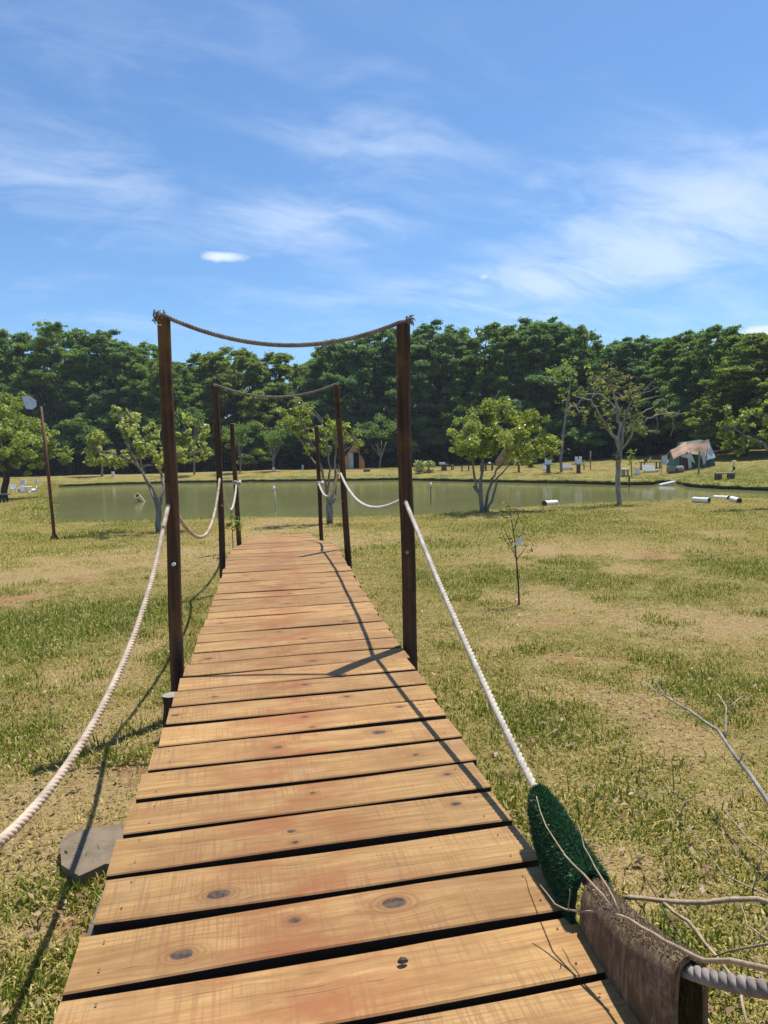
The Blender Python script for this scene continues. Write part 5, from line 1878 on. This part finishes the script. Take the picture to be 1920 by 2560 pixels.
# laundry hanging left of the tent
a = T_(1661, 1138, -1.2)
lau = thing('cloth_bag', 'white cloth hanging on a line left of the tent', 'cloth', (a.x, a.y, hz(a.x, a.y)))
sheet('cloth', (T_(1654, 1139, -1.2), T_(1668, 1137, -1.2), T_(1669, 1158, -1.2), T_(1653, 1162, -1.2)), M['tent_white'], seed=8, par=lau, wr=.04)
m = MB()
m.tube([T_(1654, 1141, -1.2), T_(1668, 1137, -1.2), T_(1676, 1126, -1.0)], .012, 5)
m.tube([T_(1654, 1141, -1.2), Vector((T_(1653, 1162, -1.2).x, T_(1653, 1162, -1.2).y, lau.location.z))], .02, 5)
m.build('line', M['greywood'], lau)

# shrubs on the far bank
for k, (px, py, rp_, lab, lm) in enumerate(((1062, 1172, 22, 'pale green shrub behind the leftmost stump tables', 'leaf_pale'), (1329, 1176, 18, 'cone-shaped green shrub right of the hidden cabin', 'leaf_forest2'))):
    d = 57.0
    g = np.array(at(px, py, d))
    g[2] = hz(g[0], g[1])
    root = thing('shrub', lab, 'shrub', g)
    rr = np.random.default_rng(600 + k)
    rw = pxw(rp_, d)
    cs = [g + np.array([rr.uniform(-1, 1) * rw * (1 - .8 * f_ * k), rr.uniform(-.5, .5) * rw, rw * (.15 + f_ * (1.1 if k == 0 else 1.5))]) for f_ in rr.random(16)]
    C, Nn, T = pad_cloud(cs, rr.uniform(.22, .4, 16), .8, 700, rr)
    o = bpy.data.objects.new('foliage', quads_mesh('foliage', leaf_quads(C - g, Nn, .16, .1, rr), M[lm], T))
    COL.objects.link(o)
    o.parent = root
    m = MB()
    for q in range(5):
        m.tube([g, cs[q]], [.03, .012], 5)
    m.build('stem', M['bark_dark'], root)

# ------------------------------------------------------------------ dead branches by the right rope
def zmat(x_):
    return .82 / ((x_ - 960) / FPX + .157)


def dead_branch(label, base, lines):
    root = thing('dead_branch', label, 'branch', base)
    for pts, r0, r1, mt in lines:
        W = [np.array(at(*p)) for p in pts]
        S = [W[0]]
        rr = np.random.default_rng(int(pts[0][0]))
        for a, c in zip(W[:-1], W[1:]):
            L = np.linalg.norm(c - a)
            for q in (.5, 1.0):
                S.append(a + (c - a) * q + (rr.normal(0, .02 * L, 3) if q < 1 else 0))
        m = MB()
        m.tube(S, np.linspace(r0 * .85, r1 * .8, len(S)), 8, True, .10, 3)
        m.build('twig', M[mt], root, True)
    return root


mm = lambda x_, y_, o=.10: (x_, y_, zmat(x_) - o)
dead_branch('bare pale branch with thin twigs lying across the turf mats', on_plane(1900, 2560, 0),
            [([(1990, 2440, 0.949), (1920, 2423, 1.004), (1764, 2403, 1.209), (1699, 2371, 1.302), (1634, 2334, 1.414), (1573, 2297, 1.507), (1530, 2284, 1.562), (1478, 2278, 1.618), (1413, 2273, 1.674), (1387, 2260, 1.702), (1350, 2212, 1.748)], .0062, .0018, 'twig'),
             ([(1421, 2273, 1.665), (1423, 2250, 1.665), (1424, 2223, 1.665)], .002, .0012, 'twig'),
             ([(1547, 2288, 1.544), (1504, 2234, 1.600), (1460, 2186, 1.665), (1413, 2139, 1.739), (1365, 2065, 1.906), (1341, 1991, 2.046)], .0042, .0014, 'twig'),
             ([(1549, 2286, 1.544), (1521, 2221, 1.590), (1486, 2165, 1.655), (1460, 2117, 1.711), (1445, 2061, 1.767)], .0035, .0012, 'twig'),
             ([(1560, 2243, 1.98), (1656, 2252, 1.95), (1764, 2256, 1.9), (1894, 2247, 1.85), (2000, 2275, 1.8)], .0075, .0095, 'twig'),
             ([(1656, 2254, 1.95), (1721, 2304, 1.85), (1764, 2360, 1.75), (1803, 2406, 1.65), (1851, 2477, 1.55), (1868, 2560, 1.45)], .0062, .004, 'twig'),
             ([(1604, 2178, 2.2), (1656, 2269, 2.0), (1712, 2364, 1.8)], .002, .0035, 'bark_dark'),
             ([(1738, 2087, 2.1), (1808, 2186, 2.0), (1920, 2238, 1.9), (2000, 2260, 1.85)], .0015, .004, 'twig'), ([(1808, 2021, 2.2), (1877, 2104, 2.05), (1920, 2134, 2.0), (2010, 2190, 1.9)], .0015, .004, 'twig'),
             ([(1769, 2399, 1.55), (1825, 2377, 1.5), (1920, 2360, 1.4), (2000, 2350, 1.3)], .002, .004, 'twig'), ([(1851, 2256, 1.86), (1868, 2312, 1.8), (1920, 2351, 1.75)], .0015, .003, 'twig'),
             ([(1820, 2420, 1.6), (1870, 2380, 1.6), (1925, 2300, 1.6)], .0012, .002, 'twig'), ([(1880, 2230, 1.9), (1900, 2160, 1.95), (1915, 2120, 2.0)], .0022, .0012, 'bark_dark')])
dead_branch('bare forked branch reaching in from the right over the lawn', on_plane(1990, 2060, 0),
            [([(1985, 2110, 2.5), (1912, 1991, 2.7), (1842, 1895, 2.95), (1795, 1826, 3.15), (1721, 1774, 3.35), (1660, 1739, 3.5), (1608, 1700, 3.7)], .0125, .003, 'bark_dead'),
             ([(1812, 1848, 3.1), (1815, 1805, 3.15), (1816, 1770, 3.2), (1795, 1735, 3.3)], .008, .003, 'twig'), ([(1816, 1772, 3.2), (1836, 1757, 3.2), (1855, 1741, 3.25)], .005, .003, 'twig'),
             ([(1665, 1742, 3.5), (1650, 1720, 3.55), (1636, 1702, 3.6)], .004, .002, 'bark_dead'), ([(1848, 1906, 2.9), (1853, 1893, 2.9), (1855, 1885, 2.9)], .004, .003, 'twig')])
g = G(1701, 2068)
dead_branch('small pale curled twig on the grass right of the turf mat', g, [([(1690, 2066, g[1]), (1701, 2064, g[1] - .02), (1703, 2030, g[1] - .02), (1712, 2004, g[1] - .02), (1740, 1996, g[1]), (1769, 1993, g[1])], .004, .002, 'twig')])
# dark seed pod on the deck
c = BP(s_of(1.62), .16, .006)
b = MB()
b.tube([c + Vector((-.012, 0, 0)), c + Vector((-.004, 0, .005)), c + Vector((.006, .002, .004)), c + Vector((.012, .004, 0))], [.003, .008, .007, .003], 7)
tag(b.build('seed_pod', M['log_end'], loc=c), 'small dark seed pod lying on a near plank', 'seed pod')
g = G(1596, 2178)
b = MB()
b.add([g + np.array(q) for q in ((-.03, 0, .01), (0, -.012, .035), (.03, 0, .05), (.004, .012, .03))], [(0, 1, 2, 3)])
b.add([g + np.array(q) for q in ((-.03, 0, .008), (0, -.012, .032), (.03, 0, .048), (.004, .012, .027))], [(3, 2, 1, 0)])
tag(b.build('dry_leaf', M['log_end'], loc=g), 'curled dark dry leaf on the grass right of the turf mat', 'leaf')
g = G(480, 1588)
b = MB()
b.add([g + np.array(q) for q in ((-.04, 0, .0), (0, -.04, .04), (.045, 0, .07), (.004, .03, .05))], [(0, 1, 2, 3)])
b.add([g + np.array(q) for q in ((-.04, 0, .003), (0, -.04, .044), (.045, 0, .074), (.004, .03, .054))], [(3, 2, 1, 0)])
tag(b.build('dry_leaf', plain('orange_leaf', (.42, .17, .06)), loc=g), 'orange dry leaf on the grass beside the left deck edge', 'leaf')

# ------------------------------------------------------------------ grass
gmat, t = newmat('grass_blade')
a = t.attr('tint').outputs['Fac']
hue = t.attr('vary', 'INSTANCER').outputs['Fac']
c = t.ramp(a, [(0.0, (.080, .150, .016)), (.35, (.215, .245, .038)), (.6, (.36, .305, .075)), (.8, (.44, .355, .125)), (1.0, (.62, .51, .25))])
c = t.mix(1.0, c, t.ramp(hue, [(0, (.85, .85, .8)), (1, (1.25, 1.2, 1.08))]), 'MULTIPLY')
bb = t.bsdf(c, .6, .2)
tr = t.n('ShaderNodeBsdfTranslucent', {'Color': t.mix(1.0, c, (1.1, 1.15, .7), 'MULTIPLY')})
t.out(t.n('ShaderNodeMixShader', {0: .3, 1: bb, 2: tr.outputs[0]}).outputs[0])
gcol = bpy.data.collections.new('grass_tufts')


def tuft(k, n, hgt, rad, straw, bw, flop):
    r = np.random.default_rng(900 + k)
    base = np.stack([r.normal(0, rad, n), r.normal(0, rad, n), np.full(n, -.006)], -1)
    az = r.random(n) * 6.283
    d = np.stack([np.cos(az), np.sin(az), np.zeros(n)], -1)
    sd_ = np.stack([-np.sin(az), np.cos(az), np.zeros(n)], -1)
    L = hgt * (.45 + .8 * r.random(n))
    isst = r.random(n) < straw
    fl = np.where(isst, r.uniform(.8, 1.6, n), r.uniform(.15, flop, n))
    up = np.array([0, 0, 1.0])
    p1 = base + (up * np.cos(fl * .5)[:, None] + d * np.sin(fl * .5)[:, None]) * (L * .55)[:, None]
    p2 = p1 + (up * np.cos(fl)[:, None] + d * np.sin(fl)[:, None]) * (L * .5)[:, None]
    p2[:, 2] = np.maximum(p2[:, 2], .003)
    wv = (bw * (.6 + .8 * r.random(n)))[:, None] * sd_
    Q = np.concatenate([np.stack([base - wv * .5, base + wv * .5, p1 + wv * .45, p1 - wv * .45], 1), np.stack([p1 - wv * .45, p1 + wv * .45, p2 + wv * .06, p2 - wv * .06], 1)])
    tn = np.where(isst, r.uniform(.62, 1.0, n), np.clip(r.normal(.28, .16, n), 0, .6))
    me = quads_mesh('tuft', Q, gmat, np.concatenate([tn, tn]))
    o = bpy.data.objects.new('tuft_%02d' % k, me)
    gcol.objects.link(o)


# 0,1 lush  2,3 mixed  4,5 straw  6 far lush  7 far mixed  8 far straw
for k, a_ in enumerate(((26, .036, .045, .10, .0055, 1.2), (26, .042, .05, .2, .006, 1.3), (24, .030, .05, .48, .005, 1.4), (24, .032, .05, .58, .005, 1.4), (20, .026, .055, .88, .004, 1.4), (18, .024, .06, .94, .004, 1.5),
                        (40, .055, .14, .2, .014, 1.3), (40, .048, .15, .5, .013, 1.4), (34, .04, .15, .88, .011, 1.4))):
    tuft(k, *a_)
lt = np.random.default_rng(321)
C = np.stack([lt.normal(0, .12, 7), lt.normal(0, .12, 7), lt.uniform(.012, .03, 7)], -1)
lo_ = bpy.data.objects.new('tuft_09', quads_mesh('dry_leaves', leaf_quads(C, unit(lt.normal(0, .35, (7, 3)) + np.array([0, 0, 1.])), .035, .018, lt),
                                                 leaf_mat('dry_leaf', (.17, .09, .04), (.42, .30, .17), .2), lt.random(7)))
gcol.objects.link(lo_)
ZN = []
r = np.random.default_rng(123)
for ya, yb, dens, far_, mg_ in ((.6, 3.2, 760, 0, 1.2), (3.2, 6.0, 560, 0, 1.2), (6.0, 11.0, 230, 0, 1.6), (11.0, 19.5, 42, 1, 2.0), (19.5, 34, 22, 1, 3), (34, 66, 12, 1, 4)):
    half = .56 * yb + mg_
    n = int(dens * (yb - ya) * 2 * half)
    X, Y = r.uniform(-half, half, n), r.uniform(ya, yb, n)
    ok = (np.abs(X) < .56 * Y + mg_)
    X, Y = X[ok], Y[ok]
    sd_ = lake_sd(X, Y)
    ok = sd_ > .08
    # nothing grows under the deck
    s_ = (X - BO[0]) * BT[0] + (Y - BO[1]) * BT[1]
    l_ = (X - BO[0]) * BN[0] + (Y - BO[1]) * BN[1]
    ok &= ~((np.abs(l_) < .60) & (s_ < 14.6))
    ok &= ~((Y > 70 - .45 * np.clip(X - 6, 0, 60)))
    X, Y = X[ok], Y[ok]
    s1, r1, g1_ = patches(X, Y)
    s1 = sstep(.28, .66, s1 + (fbm(X + 3, Y, 5.0, 3) - .5) * 1.0)
    keep = r.random(len(X)) < np.clip(1.05 - .50 * s1 - .6 * r1 + .2 * g1_, .10, 1)
    X, Y, s1, r1, g1_ = X[keep], Y[keep], s1[keep], r1[keep], g1_[keep]
    q = r.random(len(X)) + .34 + .75 * s1 - 1.6 * g1_ + .8 * (fbm(X - 8, Y + 3, 3.2, 3) - .5) + .5 * (fbm(X + 5, Y + 5, .8, 3) - .5)
    cls = np.where(q < .18, 0, np.where(q < .80, 1, 2))
    ii = (cls * 2 + r.integers(0, 2, len(X))) if not far_ else 6 + cls
    Z = height(X, Y) + (fbm(X, Y, 4.0, 2) - .5) * .03 * (Y < 20)
    sc_ = r.uniform(.65, 1.25, len(X)) * (1 + .25 * g1_) * (1.0 if not far_ else (.9 if yb < 20 else .95 if yb < 35 else .85))
    sc_ = sc_ * np.where((lake_sd(X, Y) < .7) & (Y > 24), 2.0, 1.0)
    sdq = lake_sd(X, Y)
    Z = np.where((sdq < .95) & (Y > 27), shore_land(X, Y, sdq) - .01 - .06 * (1 - sstep(.1, .5, sdq)), Z)
    ZN.append((X, Y, Z, ii, sc_, r.random(len(X))))
wx, wy = [], []
for _ in range(110):
    cy = 1.6 + 9 * r.random() ** 1.6
    cx = r.uniform(-.58, .58) * cy
    k = r.integers(3, 14)
    wx.append(cx + r.normal(0, .09, k))
    wy.append(cy + r.normal(0, .07, k))
X, Y = np.concatenate(wx), np.concatenate(wy)
l_ = (X - BO[0]) * BN[0] + (Y - BO[1]) * BN[1]
X, Y = X[np.abs(l_) > .66], Y[np.abs(l_) > .66]
ZN.append((X, Y, height(X, Y), r.integers(0, 2, len(X)), r.uniform(.95, 1.6, len(X)), .3 + r.random(len(X)) * .7))
Y = 1.4 + 14 * r.random(900) ** 1.4
X = r.uniform(-.6, .6, 900) * Y
l_ = (X - BO[0]) * BN[0] + (Y - BO[1]) * BN[1]
X, Y = X[np.abs(l_) > .7], Y[np.abs(l_) > .7]
ZN.append((X, Y, height(X, Y) + .01, np.full(len(X), 9), r.uniform(.6, 1.3, len(X)), r.random(len(X))))
X, Y, Z, ii, sc_, va = [np.concatenate(v_) for v_ in zip(*ZN)]
# rougher tufts hanging over the pond bank
n = len(X)
me = bpy.data.meshes.new('lawn_grass')
me.vertices.add(n)
me.vertices.foreach_set('co', np.stack([X, Y, Z], -1).astype(np.float32).reshape(-1))
me.update()
me.attributes.new('pick', 'INT', 'POINT').data.foreach_set('value', ii.astype(np.int32))
me.attributes.new('size', 'FLOAT', 'POINT').data.foreach_set('value', sc_.astype(np.float32))
me.attributes.new('vary', 'FLOAT', 'POINT').data.foreach_set('value', va.astype(np.float32))
rot = np.stack([r.normal(0, .12, n), r.normal(0, .12, n), r.random(n) * 6.283], -1)
me.attributes.new('turn', 'FLOAT_VECTOR', 'POINT').data.foreach_set('vector', rot.astype(np.float32).reshape(-1))
lawn = bpy.data.objects.new('lawn_grass', me)
COL.objects.link(lawn)
tag(lawn, 'short dry and green grass tufts covering the lawn', 'grass', kind='stuff')
ng = bpy.data.node_groups.new('scatter_tufts', 'GeometryNodeTree')
ng.interface.new_socket('Geometry', in_out='INPUT', socket_type='NodeSocketGeometry')
ng.interface.new_socket('Geometry', in_out='OUTPUT', socket_type='NodeSocketGeometry')
gi, go_ = ng.nodes.new('NodeGroupInput'), ng.nodes.new('NodeGroupOutput')
ci = ng.nodes.new('GeometryNodeCollectionInfo')
ci.inputs[0].default_value = gcol
ci.inputs['Separate Children'].default_value = True
ci.inputs['Reset Children'].default_value = True
ip = ng.nodes.new('GeometryNodeInstanceOnPoints')
ip.inputs['Pick Instance'].default_value = True


def named(nm, dt):
    nd = ng.nodes.new('GeometryNodeInputNamedAttribute')
    nd.data_type = dt
    nd.inputs[0].default_value = nm
    return nd.outputs[0]


ng.links.new(gi.outputs[0], ip.inputs['Points'])
ng.links.new(ci.outputs[0], ip.inputs['Instance'])
ng.links.new(named('pick', 'INT'), ip.inputs['Instance Index'])
ng.links.new(named('turn', 'FLOAT_VECTOR'), ip.inputs['Rotation'])
ng.links.new(named('size', 'FLOAT'), ip.inputs['Scale'])
ng.links.new(ip.outputs[0], go_.inputs[0])
md_ = lawn.modifiers.new('scatter', 'NODES')
md_.node_group = ng
print('grass tufts', n)

# ------------------------------------------------------------------ faint veil of air
hm = bpy.data.materials.new('haze')
hm.use_nodes = True
for nd_ in list(hm.node_tree.nodes):
    hm.node_tree.nodes.remove(nd_)
pv = hm.node_tree.nodes.new('ShaderNodeVolumePrincipled')
pv.inputs['Color'].default_value = (.86, .93, 1.0, 1)
pv.inputs['Density'].default_value = .00042
ho_ = hm.node_tree.nodes.new('ShaderNodeOutputMaterial')
hm.node_tree.links.new(pv.outputs[0], ho_.inputs['Volume'])
b = MB()
b.box((0, 420, 10.5), (1440, 1000, 29))
tag(b.build('haze', hm), 'thin blue haze over the pond and the wood', kind='stuff')
